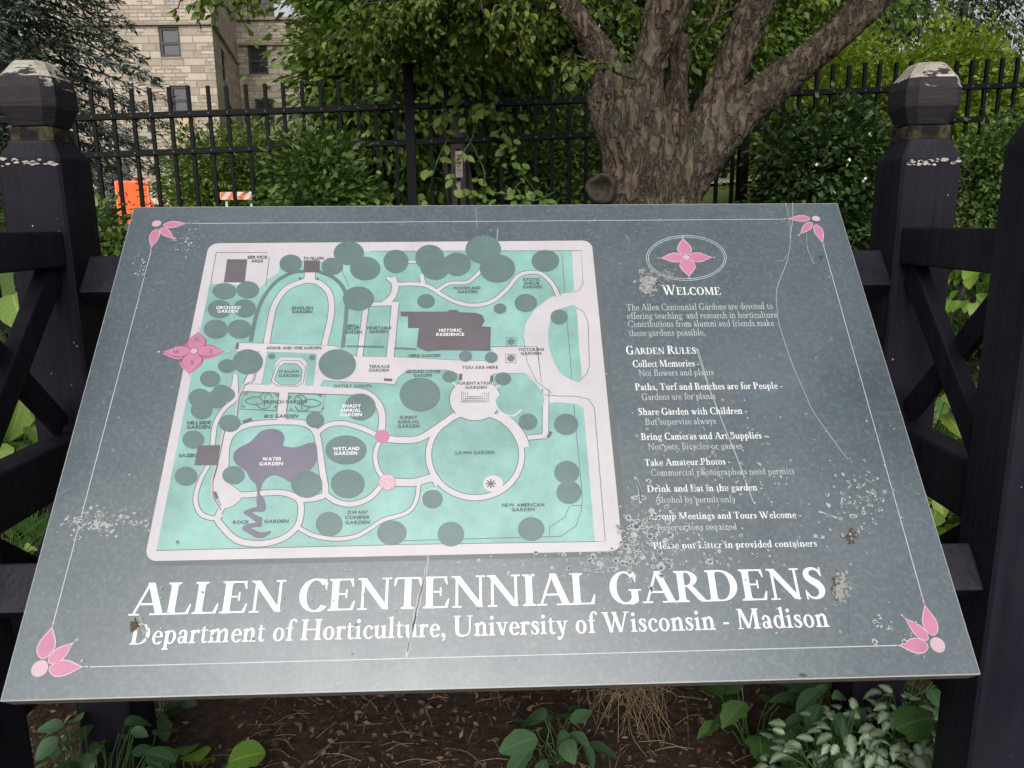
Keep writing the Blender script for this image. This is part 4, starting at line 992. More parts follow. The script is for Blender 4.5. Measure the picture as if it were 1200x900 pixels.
# pond and stream
pond.poly(smooth_path(Z6([(610, 255), (660, 245), (703, 258), (718, 290), (714, 322), (770, 330), (830, 310), (862, 316), (868, 380), (835, 435), (770, 470), (745, 490), (700, 465), (660, 460), (622, 488), (606, 530), (594, 530), (585, 500), (560, 475), (540, 440), (492, 402), (485, 360), (510, 332), (560, 305), (610, 255)]), 5)[:-1])
for pp, ww in (([(600, 515), (599, 545), (608, 575), (612, 608)], [10, 12, 34, 38]), ([(618, 612), (580, 616), (548, 628)], [26, 20, 22]), ([(540, 628), (572, 645), (600, 664)], [18, 22, 26]), ([(604, 660), (596, 684)], [24, 24]), ([(604, 684), (570, 688), (538, 697)], [22, 20, 22]), ([(535, 702), (562, 714), (592, 730), (620, 732), (650, 719)], [20, 24, 26, 24, 12])):
    q_ = smooth_path(Z6(pp), 4) if len(pp) > 2 else Z6(pp); pond.line(q_, list(np.interp(np.linspace(0, 1, len(q_)), np.linspace(0, 1, len(ww)), ww) * K * PX))
    for e_, w_ in ((q_[0], ww[0]), (q_[-1], ww[-1])): pond.disc(e_, w_ * K * PX / 2, w_ * K * PX / 2, 14)
tree.oval(Z6, 1000, 342, 95, 67, 36)
for z, L_ in ((Z4, ((747, 310, 52, 42), (937, 322, 50, 40), (1013, 262, 70, 55), (1088, 332, 70, 55), (1057, 470, 72, 56), (443, 436, 55, 38), (550, 430, 52, 40), (420, 518, 55, 42), (535, 515, 52, 42), (403, 610, 56, 44), (512, 610, 56, 44), (550, 760, 70, 58), (455, 780, 42, 32), (377, 838, 47, 38), (960, 772, 86, 70), (660, 735, 17, 13), (845, 740, 15, 13), (790, 377, 8, 6), (868, 380, 8, 6))),
              (Z5, ((55, 300, 58, 54), (210, 283, 67, 60), (235, 325, 68, 60), (335, 313, 64, 54), (455, 245, 82, 65), (520, 332, 82, 65), (740, 297, 64, 50), (193, 482, 41, 33), (532, 516, 30, 24), (650, 490, 52, 42), (803, 555, 40, 35), (374, 735, 30, 25), (492, 740, 30, 26), (583, 668, 18, 15), (582, 744, 18, 15), (302, 828, 34, 27), (546, 838, 38, 30))),
              (Z6, ((330, 105, 52, 44), (405, 110, 48, 42), (430, 75, 42, 32), (450, 88, 42, 32), (338, 160, 50, 42), (300, 295, 50, 42), (267, 463, 52, 44), (467, 220, 50, 40), (485, 458, 52, 42), (820, 500, 72, 62), (858, 205, 42, 37), (1065, 145, 72, 62), (1008, 498, 78, 66), (923, 682, 62, 56), (1210, 722, 68, 57))),
              (Z7, ((165, 88, 94, 78), (660, 213, 44, 38), (835, 225, 56, 49), (838, 445, 58, 53), (848, 537, 58, 53), (222, 567, 48, 43), (307, 728, 61, 57), (675, 705, 61, 55)))):
    for a in L_: tree.oval(z, *a)
walk.oval(Z7, 500, 497, 46, 38); walk.line(Z7([(178, 585), (176, 555), (200, 528), (240, 522)]), 8 * K * PX, False, 4)
for k in range(4):
    a = math.pi * k / 4; bld.line(Z7([(490 - 24 * math.cos(a), 497 - 21 * math.sin(a)), (490 + 24 * math.cos(a), 497 + 21 * math.sin(a))]), 6 * K * PX)
bld.poly(Z5([(75, 530), (290, 530), (300, 521), (335, 522), (345, 532), (420, 535), (450, 545), (462, 570), (448, 598), (490, 600), (487, 710), (270, 706), (200, 712), (165, 700), (150, 690), (160, 605), (110, 605), (110, 552), (78, 550)]))
for z, p in ((Z6, [(322, 322), (425, 320), (412, 412), (305, 412)]), (Z4, [(455, 290), (547, 290), (535, 395), (440, 395)]), (Z4, [(808, 295), (880, 295), (880, 350), (805, 350)]), (Z6, [(525, 208), (565, 194), (572, 206), (532, 222)]), (Z6, [(390, 535), (405, 532), (418, 562), (402, 568)]),
             (Z4, [(497, 674), (509, 674), (506, 702), (493, 702)]), (Z5, [(0, 836), (38, 837), (38, 849), (0, 848)]), (Z5, [(345, 815), (360, 815), (358, 845), (343, 845)]), (Z5, [(488, 822), (502, 822), (500, 852), (486, 852)]), (Z7, [(760, 254), (774, 262), (757, 288), (744, 282)])): bld.poly(z(p))
rosy.oval(Z6, 1166, 280, 34, 30); blush = Flat(.0058); blush.oval(Z7, 15, 490, 38, 36); gmap_parts['star_court'] = (blush, 'print_blush')
st5 = [(15 + 36 * math.sin(2 * math.pi * k * 2 / 5), 490 - 34 * math.cos(2 * math.pi * k * 2 / 5)) for k in range(5)]; rosy.line(Z7(st5), .0008, True); rosy.line(C7(15, 490, 38, 36), .0009, True)
# ================================================================ lettering
_font_cache = {}
def sans_mesh(ch):
    """outline of one sans character from the program's own built-in font: verts, faces, advance"""
    if ch in _font_cache: return _font_cache[ch]
    cu = bpy.data.curves.new('glyph', 'FONT'); cu.body = ch; cu.size = 1.0; cu.resolution_u = 3; cu.offset = 0.028
    o = bpy.data.objects.new('glyph', cu); COL.objects.link(o)
    dg = bpy.context.evaluated_depsgraph_get(); dg.update()
    me = bpy.data.meshes.new_from_object(o.evaluated_get(dg))
    V = [(v.co.x, v.co.y) for v in me.vertices]; F = [tuple(p.vertices) for p in me.polygons]
    bpy.data.objects.remove(o); bpy.data.curves.remove(cu); bpy.data.meshes.remove(me)
    _font_cache[ch] = (V, F); return V, F
def sans(fl, text, p, q, h):
    """capital text from p to q (sign coordinates), cap height h"""
    x = 0.0; items = []
    for ch in text:
        if ch == ' ': x += .32; continue
        V, F = sans_mesh(ch); lo = min(v[0] for v in V); hi = max(v[0] for v in V)
        items.append((x - lo, V, F)); x += hi - lo + .085
    W = x - .085; cap = .73
    p, q = np.array(p), np.array(q); d = q - p; L = np.linalg.norm(d); d /= L; n = np.array([-d[1], d[0]]); sx = L / W; sy = h / cap
    for ox, V, F in items:
        i = len(fl.V); fl.V += [(*(p + d * (v[0] + ox) * sx + n * v[1] * sy), fl.z) for v in V]; fl.F += [tuple(i + k for k in f) for f in F]
    fl.z += fl.step
# ---- a bold old-style serif, drawn stroke by stroke. cap height 100, x height 63
def S_(x, y0, y1, w=20, b=1, t=1, e=9):      # stem; b/t: 0 none, 1 slab serif both sides, 2 flag to the left (top) / right foot only (bottom)
    return ('S', x, y0, y1, w, b, t, e)
def BR(*p): return ('B', p)
def LN(*p): return ('L', p)
def RG(cx, cy, rx, ry, tx, ty, a0=0, a1=360): return ('R', cx, cy, rx, ry, tx, ty, a0, a1)
def DT(x, y, r): return ('D', x, y, r)
def HS(x0, x1, y, t=5): return ('L', ((x0, y, t), (x1, y, t)))
GL = {
 'A': (96, [LN((10, 2, 7), (44, 99, 8)), LN((84, 2, 22), (47, 101, 20)), HS(24, 66, 34, 6), HS(-3, 27, 2.5), HS(56, 100, 2.5)]),
 'B': (80, [S_(8, 0, 100), RG(32, 74, 34, 26, 18, 5, -90, 90), RG(34, 27, 38, 29, 20, 6, -90, 90), HS(26, 34, 97.5), HS(26, 36, 53), HS(26, 36, 2.5)]),
 'C': (88, [RG(50, 50, 46, 53, 21, 6, 42, 318), LN((82, 66, 4), (79, 100, 6)), BR((84, 82, 7), (74, 94, 9), (62, 99, 7)), BR((84, 14, 4), (72, 4, 8), (60, 0, 6))]),
 'D': (100, [S_(8, 0, 100), RG(42, 50, 50, 50, 22, 5, -90, 90), HS(20, 44, 97.5), HS(20, 44, 2.5)]),
 'E': (80, [S_(8, 0, 100), HS(24, 70, 97), LN((64, 98, 10), (70, 74, 4)), HS(24, 52, 51), LN((51, 38, 5), (51, 65, 5)), HS(24, 72, 3), LN((67, 3, 11), (75, 29, 4))]),
 'F': (74, [S_(8, 0, 100), HS(24, 68, 97), LN((62, 98, 10), (68, 74, 4)), HS(24, 52, 51), LN((51, 38, 5), (51, 65, 5))]),
 'G': (100, [RG(50, 50, 46, 53, 21, 6, 42, 318), LN((82, 68, 4), (79, 100, 6)), BR((84, 82, 7), (74, 94, 9), (62, 99, 7)), LN((78, 6, 20), (78, 42, 20)), HS(60, 98, 42), BR((84, 8, 8), (72, 2, 9), (60, 0, 6))]),
 'H': (106, [S_(8, 0, 100), S_(74, 0, 100), HS(26, 76, 51, 6)]),
 'I': (42, [S_(10, 0, 100)]),
 'L': (76, [S_(8, 0, 100), HS(24, 68, 3), LN((63, 3, 11), (71, 31, 4))]),
 'M': (124, [LN((14, 2, 8), (19, 98, 8)), LN((20, 100, 21), (58, 4, 18)), LN((58, 4, 8), (94, 98, 8)), S_(90, 0, 100, 20), HS(2, 28, 2.5), HS(4, 24, 97.5)]),
 'N': (102, [LN((16, 2, 8), (16, 96, 8)), LN((14, 100, 22), (84, 2, 20)), LN((86, 0, 8), (86, 98, 8)), HS(2, 30, 2.5), HS(72, 100, 97.5), HS(0, 22, 97.5)]),
 'O': (100, [RG(50, 50, 46, 53, 21, 6)]),
 'P': (76, [S_(8, 0, 100), RG(32, 72, 38, 28, 19, 5, -90, 90), HS(26, 34, 97.5), HS(26, 36, 46.5)]),
 'R': (92, [S_(8, 0, 100), RG(32, 74, 36, 26, 19, 5, -90, 90), HS(26, 34, 97.5), HS(26, 40, 50.5), LN((42, 52, 20), (78, 4, 21)), HS(72, 98, 2.5)]),
 'S': (70, [BR((58, 78, 5), (52, 92, 7), (36, 98, 9), (19, 90, 15), (17, 73, 19), (30, 59, 22), (46, 47, 23), (55, 30, 20), (50, 12, 15), (34, 3, 8), (18, 7, 6), (9, 22, 5)), LN((60, 72, 4), (59, 101, 5)), LN((7, 28, 4), (8, -1, 5))]),
 'T': (86, [S_(33, 0, 98, 20, 1, 0), HS(8, 78, 97), LN((9, 98, 10), (4, 72, 4)), LN((77, 98, 10), (82, 72, 4))]),
 'U': (102, [S_(8, 30, 100, 20, 0, 1), BR((18, 36, 20), (22, 12, 17), (44, 2, 9), (68, 6, 7), (80, 22, 7), (83, 40, 7)), LN((83, 34, 7), (83, 98, 7)), HS(68, 98, 97.5)]),
 'V': (94, [LN((16, 99, 22), (48, 0, 18)), LN((49, 0, 8), (80, 98, 8)), HS(-2, 34, 97.5), HS(66, 96, 97.5)]),
 'W': (140, [LN((16, 99, 21), (44, 0, 17)), LN((44, 0, 8), (70, 92, 8)), LN((62, 99, 21), (92, 0, 17)), LN((93, 0, 8), (124, 98, 8)), HS(-2, 32, 97.5), HS(50, 76, 97.5), HS(110, 140, 97.5)]),
 'a': (56, [RG(22, 17, 19, 18, 13, 5), BR((8, 46, 10), (14, 57, 9), (25, 62, 8), (36, 56, 12), (40, 44, 15), (40, 22, 16), (42, 8, 14), (52, 3, 6)), DT(11, 48, 7)]),
 'b': (66, [S_(8, 2, 104, 16, 0, 2), RG(36, 31, 26, 33, 15, 6)]),
 'c': (52, [RG(31, 31, 27, 33, 15, 6, 48, 312), DT(45, 49, 7), BR((50, 14, 4), (42, 4, 7), (32, 0, 6))]),
 'd': (66, [S_(42, 0, 104, 16, 2, 2), RG(30, 31, 26, 33, 15, 6)]),
 'e': (56, [RG(30, 31, 26, 33, 15, 6, 2, 318), HS(14, 55, 34), BR((53, 14, 4), (44, 4, 7), (34, 0, 6))]),
 'f': (40, [S_(12, 0, 82, 16, 1, 0), BR((20, 74, 16), (24, 94, 11), (36, 102, 8), (46, 97, 9)), DT(46, 94, 7), HS(2, 38, 60)]),
 'g': (60, [RG(28, 42, 22, 22, 13, 5), RG(29, -12, 27, 15, 8, 7), BR((14, 26, 6), (9, 14, 9), (20, 4, 13), (40, 4, 12), (52, -6, 8)), BR((46, 56, 6), (54, 61, 7), (59, 59, 7))]),
 'h': (70, [S_(8, 0, 104, 16, 1, 2), BR((22, 46, 5), (32, 59, 9), (43, 61, 13), (51, 50, 16), (52, 38, 16)), S_(44, 0, 42, 16, 1, 0)]),
 'i': (36, [S_(9, 0, 63, 16, 1, 2), DT(17, 86, 10)]),
 'k': (68, [S_(8, 0, 104, 16, 1, 2), LN((22, 26, 6), (50, 60, 6)), LN((30, 38, 17), (56, 3, 17)), HS(36, 62, 60), HS(46, 70, 2.5)]),
 'l': (36, [S_(9, 0, 104, 16, 1, 2)]),
 'm': (106, [S_(8, 0, 63, 16, 1, 2), BR((22, 46, 5), (32, 59, 9), (42, 61, 13), (49, 50, 16), (50, 38, 16)), S_(42, 0, 42, 16, 1, 0), BR((58, 46, 5), (68, 59, 9), (78, 61, 13), (86, 50, 16), (87, 38, 16)), S_(79, 0, 42, 16, 1, 0)]),
 'n': (70, [S_(8, 0, 63, 16, 1, 2), BR((22, 46, 5), (32, 59, 9), (43, 61, 13), (51, 50, 16), (52, 38, 16)), S_(44, 0, 42, 16, 1, 0)]),
 'o': (62, [RG(31, 31, 28, 33, 16, 6)]),
 'p': (66, [S_(8, -28, 63, 16, 1, 2), RG(36, 31, 26, 33, 15, 6)]),
 'q': (66, [S_(42, -28, 63, 16, 1, 0), RG(30, 31, 26, 33, 15, 6)]),
 'r': (50, [S_(8, 0, 63, 16, 1, 2), BR((22, 44, 5), (30, 56, 9), (40, 60, 10)), DT(42, 55, 8)]),
 's': (46, [BR((38, 48, 4), (32, 58, 7), (22, 61, 8), (12, 54, 12), (14, 43, 15), (26, 33, 17), (36, 20, 16), (32, 6, 10), (20, 2, 6), (10, 7, 5), (6, 18, 4)), LN((39, 42, 3), (38, 62, 4)), LN((5, 22, 3), (6, 1, 4))]),
 't': (40, [LN((16, 10, 16), (16, 78, 9)), BR((16, 20, 16), (19, 6, 13), (28, 2, 8), (38, 8, 5)), HS(2, 37, 60)]),
 'u': (70, [S_(8, 22, 63, 16, 0, 2), BR((16, 28, 16), (19, 9, 14), (30, 3, 9), (40, 8, 6), (47, 18, 5)), S_(44, 0, 63, 16, 2, 2)]),
 'v': (60, [LN((13, 62, 18), (32, 0, 14)), LN((33, 0, 7), (49, 62, 7)), HS(-1, 26, 60.5), HS(38, 61, 60.5)]),
 'w': (92, [LN((13, 62, 17), (31, 0, 13)), LN((31, 0, 7), (46, 58, 7)), LN((42, 62, 17), (62, 0, 13)), LN((63, 0, 7), (80, 62, 7)), HS(-1, 26, 60.5), HS(34, 52, 60.5), HS(70, 92, 60.5)]),
 'y': (60, [LN((13, 62, 18), (34, 0, 14)), BR((49, 61, 7), (36, 12, 8), (26, -18, 9), (12, -26, 9)), DT(11, -21, 8), HS(-1, 26, 60.5), HS(38, 61, 60.5)]),
 ',': (28, [DT(13, 8, 10), BR((19, 6, 9), (18, -10, 7), (8, -20, 3))]), '.': (26, [DT(12, 8, 10)]), ':': (28, [DT(13, 8, 9), DT(13, 52, 9)]), '-': (40, [HS(4, 34, 30, 10)]),
}
def glyph_polys(ch, k):
    """-> (strips and polygons in glyph units, advance); k scales the thick strokes (1 bold)"""
    adv, prims = GL[ch]; out = []; th = lambda w: w if w <= 6 else 6 + (w - 6) * k
    hl = lambda w: max(3.2, w)
    for p in prims:
        if p[0] == 'S':
            _, x, y0, y1, w, b, t, e = p; x += (w - th(w)) / 2; w = th(w); L = []
            if b == 1: L += [(x, y0 + 13), (x - 2, y0 + 6.5), (x - e, y0 + 4.5), (x - e, y0), (x + w + e, y0), (x + w + e, y0 + 4.5), (x + w + 2, y0 + 6.5), (x + w, y0 + 13)]
            elif b == 2: L += [(x, y0), (x + w + e, y0 + 2), (x + w + e, y0 + 5), (x + w, y0 + 9)]
            else: L += [(x, y0), (x + w, y0)]
            if t == 1: L += [(x + w, y1 - 13), (x + w + 2, y1 - 6.5), (x + w + e, y1 - 4.5), (x + w + e, y1), (x - e, y1), (x - e, y1 - 4.5), (x - 2, y1 - 6.5), (x, y1 - 13)]
            elif t == 2: L += [(x + w, y1 + 2), (x - e, y1 - 6), (x - e, y1 - 9), (x, y1 - 10)]
            else: L += [(x + w, y1), (x, y1)]
            out.append(('P', L))
        elif p[0] in 'BL':
            P = [np.array(q, float) for q in p[1]]
            if p[0] == 'B': P = smooth_path(P, 4)
            A, Bb = [], []
            for i, q in enumerate(P):
                a = P[max(0, i - 1)][:2]; b = P[min(len(P) - 1, i + 1)][:2]; d = b - a; d = d / max(1e-9, np.linalg.norm(d))
                w = hl(th(q[2])) / 2; 
                if p[0] == 'L' and abs(d[1]) > .5 and len(P) == 2 and q[2] > 6.5: m = np.array([-1.0, 0]) * np.sign(d[1]); w *= 1.0   # diagonals are cut level
                else: m = np.array([-d[1], d[0]])
                A.append(q[:2] + m * w); Bb.append(q[:2] - m * w)
            out.append(('Q', A, Bb))
        elif p[0] == 'R':
            _, cx, cy, rx, ry, tx, ty, a0, a1 = p; tx = th(tx); ty = hl(ty * (.75 + .25 * k)); n = max(8, int(abs(a1 - a0) / 15)); A, Bb = [], []
            for a in np.linspace(rad(a0), rad(a1), n + 1):
                A.append((cx + (rx - tx) * math.cos(a), cy + (ry - ty) * math.sin(a))); Bb.append((cx + rx * math.cos(a), cy + ry * math.sin(a)))
            out.append(('Q', A, Bb))
        else:
            _, x, y, r = p; r *= .6 + .4 * k
            out.append(('P', [(x + r * math.cos(a), y + r * math.sin(a)) for a in np.linspace(0, 2 * math.pi, 10, endpoint=False)]))
    return out, adv
def serif(fl, text, p, q, cap, k=1.0, small=None, track=0):
    """one line of serif from p to q on the sign; small: factor for small capitals (lower case typed)"""
    x = 0.0; items = []; kern = {('A', 'T'): -10, ('T', 'A'): -10, ('A', 'V'): -10, ('L', 'T'): -8}
    for i, ch in enumerate(text):
        if ch == ' ': x += 34; continue
        s = 1.0
        if small and ch.islower(): ch = ch.upper(); s = small
        g, adv = glyph_polys(ch, k); items.append((x, s, g)); x += adv * s + 3 + track
    W = x - 6
    p, q = np.array(p), np.array(q); d = q - p; L = np.linalg.norm(d); d /= L; n = np.array([-d[1], d[0]]); sx = L / W; sy = cap / 100.0; z0 = fl.z
    T = lambda v, ox, s: p + d * (v[0] * s + ox) * sx + n * v[1] * s * sy
    for ox, s, g in items:
        fl.z = z0
        for it in g:
            if it[0] == 'P': fl.poly([T(v, ox, s) for v in it[1]])
            else: fl.strip([T(v, ox, s) for v in it[1]], [T(v, ox, s) for v in it[2]])
    fl.z = z0
def caph(z, x, y, h): return float(np.linalg.norm(z.one(x, y - h) - z.one(x, y)))
# map labels: (window, centre x, centre y, width, text, dark?)
LB = [(Z4, 592, 280, 90, 'SERVICE', 1), (Z4, 592, 297, 56, 'AREA', 1), (Z4, 852, 285, 92, 'PAVILLION', 1), (Z4, 460, 511, 112, 'ORCHARD', 0), (Z4, 457, 528, 95, 'GARDEN', 0), (Z4, 800, 513, 96, 'ENGLISH', 1), (Z4, 798, 530, 94, 'GARDEN', 1),
      (Z4, 1032, 594, 56, 'SMALL', 1), (Z4, 1032, 609, 54, 'FRUIT', 1), (Z4, 1034, 624, 78, 'GARDEN', 1), (Z4, 1150, 604, 114, 'VEGETABLE', 1), (Z4, 1148, 621, 84, 'GARDEN', 1), (Z4, 760, 696, 252, 'ARBOR AND VINE GARDEN', 1), (Z4, 738, 804, 92, 'ITALIAN', 1), (Z4, 738, 823, 96, 'GARDEN', 1),
      (Z4, 1031, 870, 172, 'DAYLILY GARDEN', 1), (Z4, 1152, 781, 96, 'TERRACE', 1), (Z4, 1150, 798, 92, 'GARDEN', 1),
      (Z5, 380, 421, 126, 'WOODLAND', 1), (Z5, 382, 438, 90, 'GARDEN', 1), (Z5, 678, 382, 78, 'EXOTIC', 1), (Z5, 678, 399, 70, 'SHRUB', 1), (Z5, 680, 416, 88, 'GARDEN', 1), (Z5, 304, 615, 104, 'HISTORIC', 0), (Z5, 304, 634, 128, 'RESIDENCE', 0), (Z5, 186, 731, 144, 'HERB GARDEN', 1),
      (Z5, 674, 703, 118, 'VICTORIAN', 1), (Z5, 674, 721, 94, 'GARDEN', 1), (Z5, 440, 785, 166, 'YOU ARE HERE', 1), (Z5, 180, 805, 160, 'GROUND COVER', 1), (Z5, 178, 822, 84, 'GARDEN', 1), (Z5, 420, 858, 150, 'ORIENTATION', 1), (Z5, 422, 877, 98, 'GARDEN', 1),
      (Z6, 325, 217, 108, 'HILLSIDE', 1), (Z6, 322, 237, 106, 'GARDEN', 1), (Z6, 275, 367, 84, 'GAZEBO', 1), (Z6, 722, 121, 195, 'FRENCH GARDEN', 1), (Z6, 702, 187, 154, 'IRIS GARDEN', 1), (Z6, 1026, 140, 86, 'SHADY', 0), (Z6, 1020, 160, 96, 'ANNUAL', 0), (Z6, 1022, 180, 100, 'GARDEN', 0),
      (Z6, 660, 383, 88, 'WATER', 0), (Z6, 656, 405, 108, 'GARDEN', 0), (Z6, 1000, 336, 122, 'WETLAND', 0), (Z6, 998, 357, 106, 'GARDEN', 0), (Z6, 518, 673, 74, 'ROCK', 1), (Z6, 680, 669, 112, 'GARDEN', 1), (Z6, 1053, 628, 90, 'DWARF', 1), (Z6, 1052, 651, 114, 'CONIFER', 1), (Z6, 1052, 674, 112, 'GARDEN', 1),
      (Z7, 113, 193, 82, 'SUNNY', 1), (Z7, 112, 213, 100, 'ANNUAL', 1), (Z7, 112, 233, 100, 'GARDEN', 1), (Z7, 417, 354, 178, 'LAWN GARDEN', 1), (Z7, 638, 594, 194, 'NEW AMERICAN', 1), (Z7, 638, 615, 106, 'GARDEN', 1)]
for z, cx, cy, w, s, dk in LB:
    hh = 13.5 if z in (Z4, Z5) else 15.5
    tilt = -0.012 * w if z in (Z6, Z7) else -.004 * w
    sans(labd if dk else labw, s, z.one(cx - w / 2, cy + hh / 2 - tilt / 2), z.one(cx + w / 2, cy + hh / 2 + tilt / 2), caph(z, cx, cy, hh))
for k_, (fl, mt) in gmap_parts.items(): fl.make(k_, mt, gmap)

# title lines and rules
tl = Flat(.0012); serif(tl, 'ALLEN CENTENNIAL GARDENS', B(151.5, 721.5), B(970, 701.5), caph(ZP, 560, 711, 37), 1.0); tl.make('title_lettering', 'print_white', sign)
tl = Flat(.0012); serif(tl, 'Department of Horticulture, University of Wisconsin - Madison', B(151.5, 755.5), B(972, 734.5), caph(ZP, 560, 745, 24), .95); tl.make('subtitle_lettering', 'print_white', sign)
tl = Flat(.0012)
serif(tl, 'Welcome', ZR.one(300, 452), ZR.one(567, 452), caph(ZR, 430, 452, 44), 1.0, .78)
serif(tl, 'Garden Rules:', ZR.one(132, 725), ZR.one(466, 722), caph(ZR, 300, 724, 38), 1.0, .76); tl.make('heading_lettering', 'print_white', sign)
tb, tr = Flat(.0012), Flat(.0012)
for z, x0_, y0_, x1_, y1_, s in ((ZR, 163, 784, 470, 780, 'Collect Memories -'), (ZS, 175, 68, 852, 61, 'Paths, Turf and Benches are for People -'), (ZS, 188, 182, 690, 176, 'Share Garden with Children -'), (ZS, 202, 296, 778, 289, 'Bring Cameras and Art Supplies -'),
                             (ZS, 218, 415, 612, 408, 'Take Amateur Photos -'), (ZS, 230, 535, 760, 527, 'Drink and Eat in the garden -'), (ZS, 246, 661, 938, 653, 'Group Meetings and Tours Welcome -'), (ZS, 258, 796, 1008, 784, 'Please put Litter in provided containers')):
    serif(tb, s, z.one(x0_, y0_), z.one(x1_, y1_), caph(z, (x0_ + x1_) / 2, y0_, 31), .95)
for z, x0_, y0_, x1_, y1_, s in ((ZR, 135, 524, 806, 517, 'The Allen Centennial Gardens are devoted to'), (ZR, 137, 563, 825, 557, 'offering teaching  and research in horticulture'), (ZR, 142, 600, 812, 595, 'Contributions from alumni and friends make'), (ZR, 146, 641, 495, 638, 'these gardens possible.'),
                             (ZR, 192, 825, 535, 820, 'Not flowers and plants'), (ZS, 205, 113, 543, 108, 'Gardens are for plants'), (ZS, 220, 227, 545, 222, 'But supervise always'), (ZS, 234, 341, 665, 336, 'Not pets, bicycles or games'),
                             (ZS, 247, 460, 905, 452, 'Commercial photographers need permits'), (ZS, 266, 584, 635, 581, 'Alcohol by permit only'), (ZS, 275, 711, 640, 706, 'Reservations required')):
    serif(tr, s, z.one(x0_, y0_), z.one(x1_, y1_), caph(z, (x0_ + x1_) / 2, y0_, 29), .38)
tb.make('rule_lettering', 'print_white', sign); tr.make('small_lettering', 'print_faint', sign)

# flowers
def petal(pb, pt, w, belly=.36):
    pb, pt = np.array(pb), np.array(pt); d = pt - pb; n = np.array([-d[1], d[0]]); n = n / np.linalg.norm(n)
    prof = [(0, .22), (.08, .6), (.2, .9), (belly, 1.0), (.52, .9), (.68, .62), (.82, .32), (.92, .12), (1, 0.0)]
    return [pb + d * t + n * w / 2 * k for t, k in prof] + [pb + d * t - n * w / 2 * k for t, k in prof[-2::-1]]
def flower(name, z, centre, rc, petals, label=None, dots=()):
    pale, pink = Flat(.0010), Flat(.0016)
    for (bx, by, tx, ty, w) in petals:
        wb = z.k * w * PX; pb, pt = z.one(bx, by), z.one(tx, ty); L = np.linalg.norm(pt - pb); u_ = (pt - pb) / L
        pale.poly(petal(pb - u_ * .0012, pt + u_ * .003, wb + .0030)); pink.poly(petal(pb, pt, wb))
        pale.disc(pt + u_ * .0065, .0014, .0011, 10)
        pale.line([pt + u_ * .002, pt + u_ * .006], .0008)
    pale.disc(z.one(*centre), rc[0] * z.k * PX, rc[1] * z.k * PX, 22)
    o = pale.make(name, 'print_blush', sign, label); pink.make('petal', 'print_rose', o); return o
flower('corner_flower', Z4, (131, 125), (24, 21), ((165, 133, 262, 125, 38), (130, 154, 108, 232, 44), (150, 148, 208, 193, 34)))
flower('corner_flower', ZR, (1003, 102), (22, 18), ((972, 101, 878, 103, 36), (982, 122, 933, 170, 34), (1004, 132, 1033, 212, 42)))
flower('corner_flower', ZBR, (526, 518), (20, 20), ((512, 486, 487, 398, 37), (494, 500, 428, 438, 28), (494, 521, 410, 520, 36)))
flower('corner_flower', ZBL, (213, 688), (102, 100), ((262, 527, 395, 78, 205), (362, 590, 702, 312, 150), (368, 695, 838, 662, 180)))
# welcome emblem
o = flower('emblem_flower', ZR, (407, 280), (17, 13), ((404, 268, 393, 198, 68), (392, 280, 297, 283, 56), (422, 280, 520, 280, 56), (410, 292, 420, 364, 74)), 'pink four petalled flower in a double oval above the welcome heading')
ov = Flat(.0009)
for a, b in ((183, 103), (174, 95)): ov.line([ZR.one(408 + a * math.cos(t), 283 + b * math.sin(t)) for t in np.linspace(0, 2 * math.pi, 60, endpoint=False)], .0010, True)
ov.make('oval_ring', 'print_hairline', o)
# compass
dk = Flat(.0066); PT = ((492, 392, 528, 185, 215), (432, 418, 108, 425, 150), (520, 412, 828, 420, 150), (468, 448, 428, 668, 235))
for a in PT: dk.poly(petal(ZC.one(a[0] - 12, a[1] + 26), ZC.one(a[2] - 10, a[3] + 22), a[4] * .1 * PX * 1.14))
cmp_ = dk.make('compass_rose', 'print_rose', sign, 'pink compass flower marked N, E, S and W on the map edge')
ln, pk, wt, lt = Flat(.0072), Flat(.0076), Flat(.0082), Flat(.0082)
for k_, a in enumerate(PT):
    ln.z, pk.z = .00086 + k_ * 4e-5, .00088 + k_ * 4e-5
    ln.poly(petal(ZC.one(a[0], a[1]), ZC.one(a[2], a[3]), a[4] * .1 * PX * 1.0 + .0030)); pk.poly(petal(ZC.one(a[0], a[1]), ZC.one(a[2], a[3]), a[4] * .1 * PX))
    e = ZC.one(a[2], a[3]); s_ = ZC.one(a[0], a[1]); u_ = (e - s_) / np.linalg.norm(e - s_); wt.disc(e + u_ * .0055, .0022, .0017, 12)
ln.z, pk.z, wt.z, lt.z = .00104, .00107, .00110, .00110
ln.disc(ZC.one(475, 418), 5.1 * PX, 4.7 * PX, 24); pk.disc(ZC.one(475, 418), 4.4 * PX, 4.0 * PX, 24); wt.disc(ZC.one(475, 418), 4.1 * PX, 3.7 * PX, 24)
for ch, x, y, w in (('N', 502, 305, 66), ('W', 265, 448, 88), ('E', 680, 446, 56), ('S', 446, 576, 46)): serif(lt, ch, ZC.one(x - w / 2, y), ZC.one(x + w / 2, y), caph(ZC, x, y, 50), .9)
ln.make('petal_line', 'print_dark_rose', cmp_); pk.make('petal', 'print_rose', cmp_); wt.make('hub', 'print_blush', cmp_); lt.make('lettering', 'print_shade', cmp_)
# hairline border between the corner flowers
bd = Flat(.0008)
for p, q in ((Z4.one(290, 125), ZR.one(860, 105)), (Z4.one(106, 250), B(62, 732)), (ZR.one(1036, 222), B(1083, 707)), (ZBL.one(970, 662), ZBR.one(392, 520))): bd.line([p, q], .0011)
bd.make('border_line', 'print_hairline', sign)

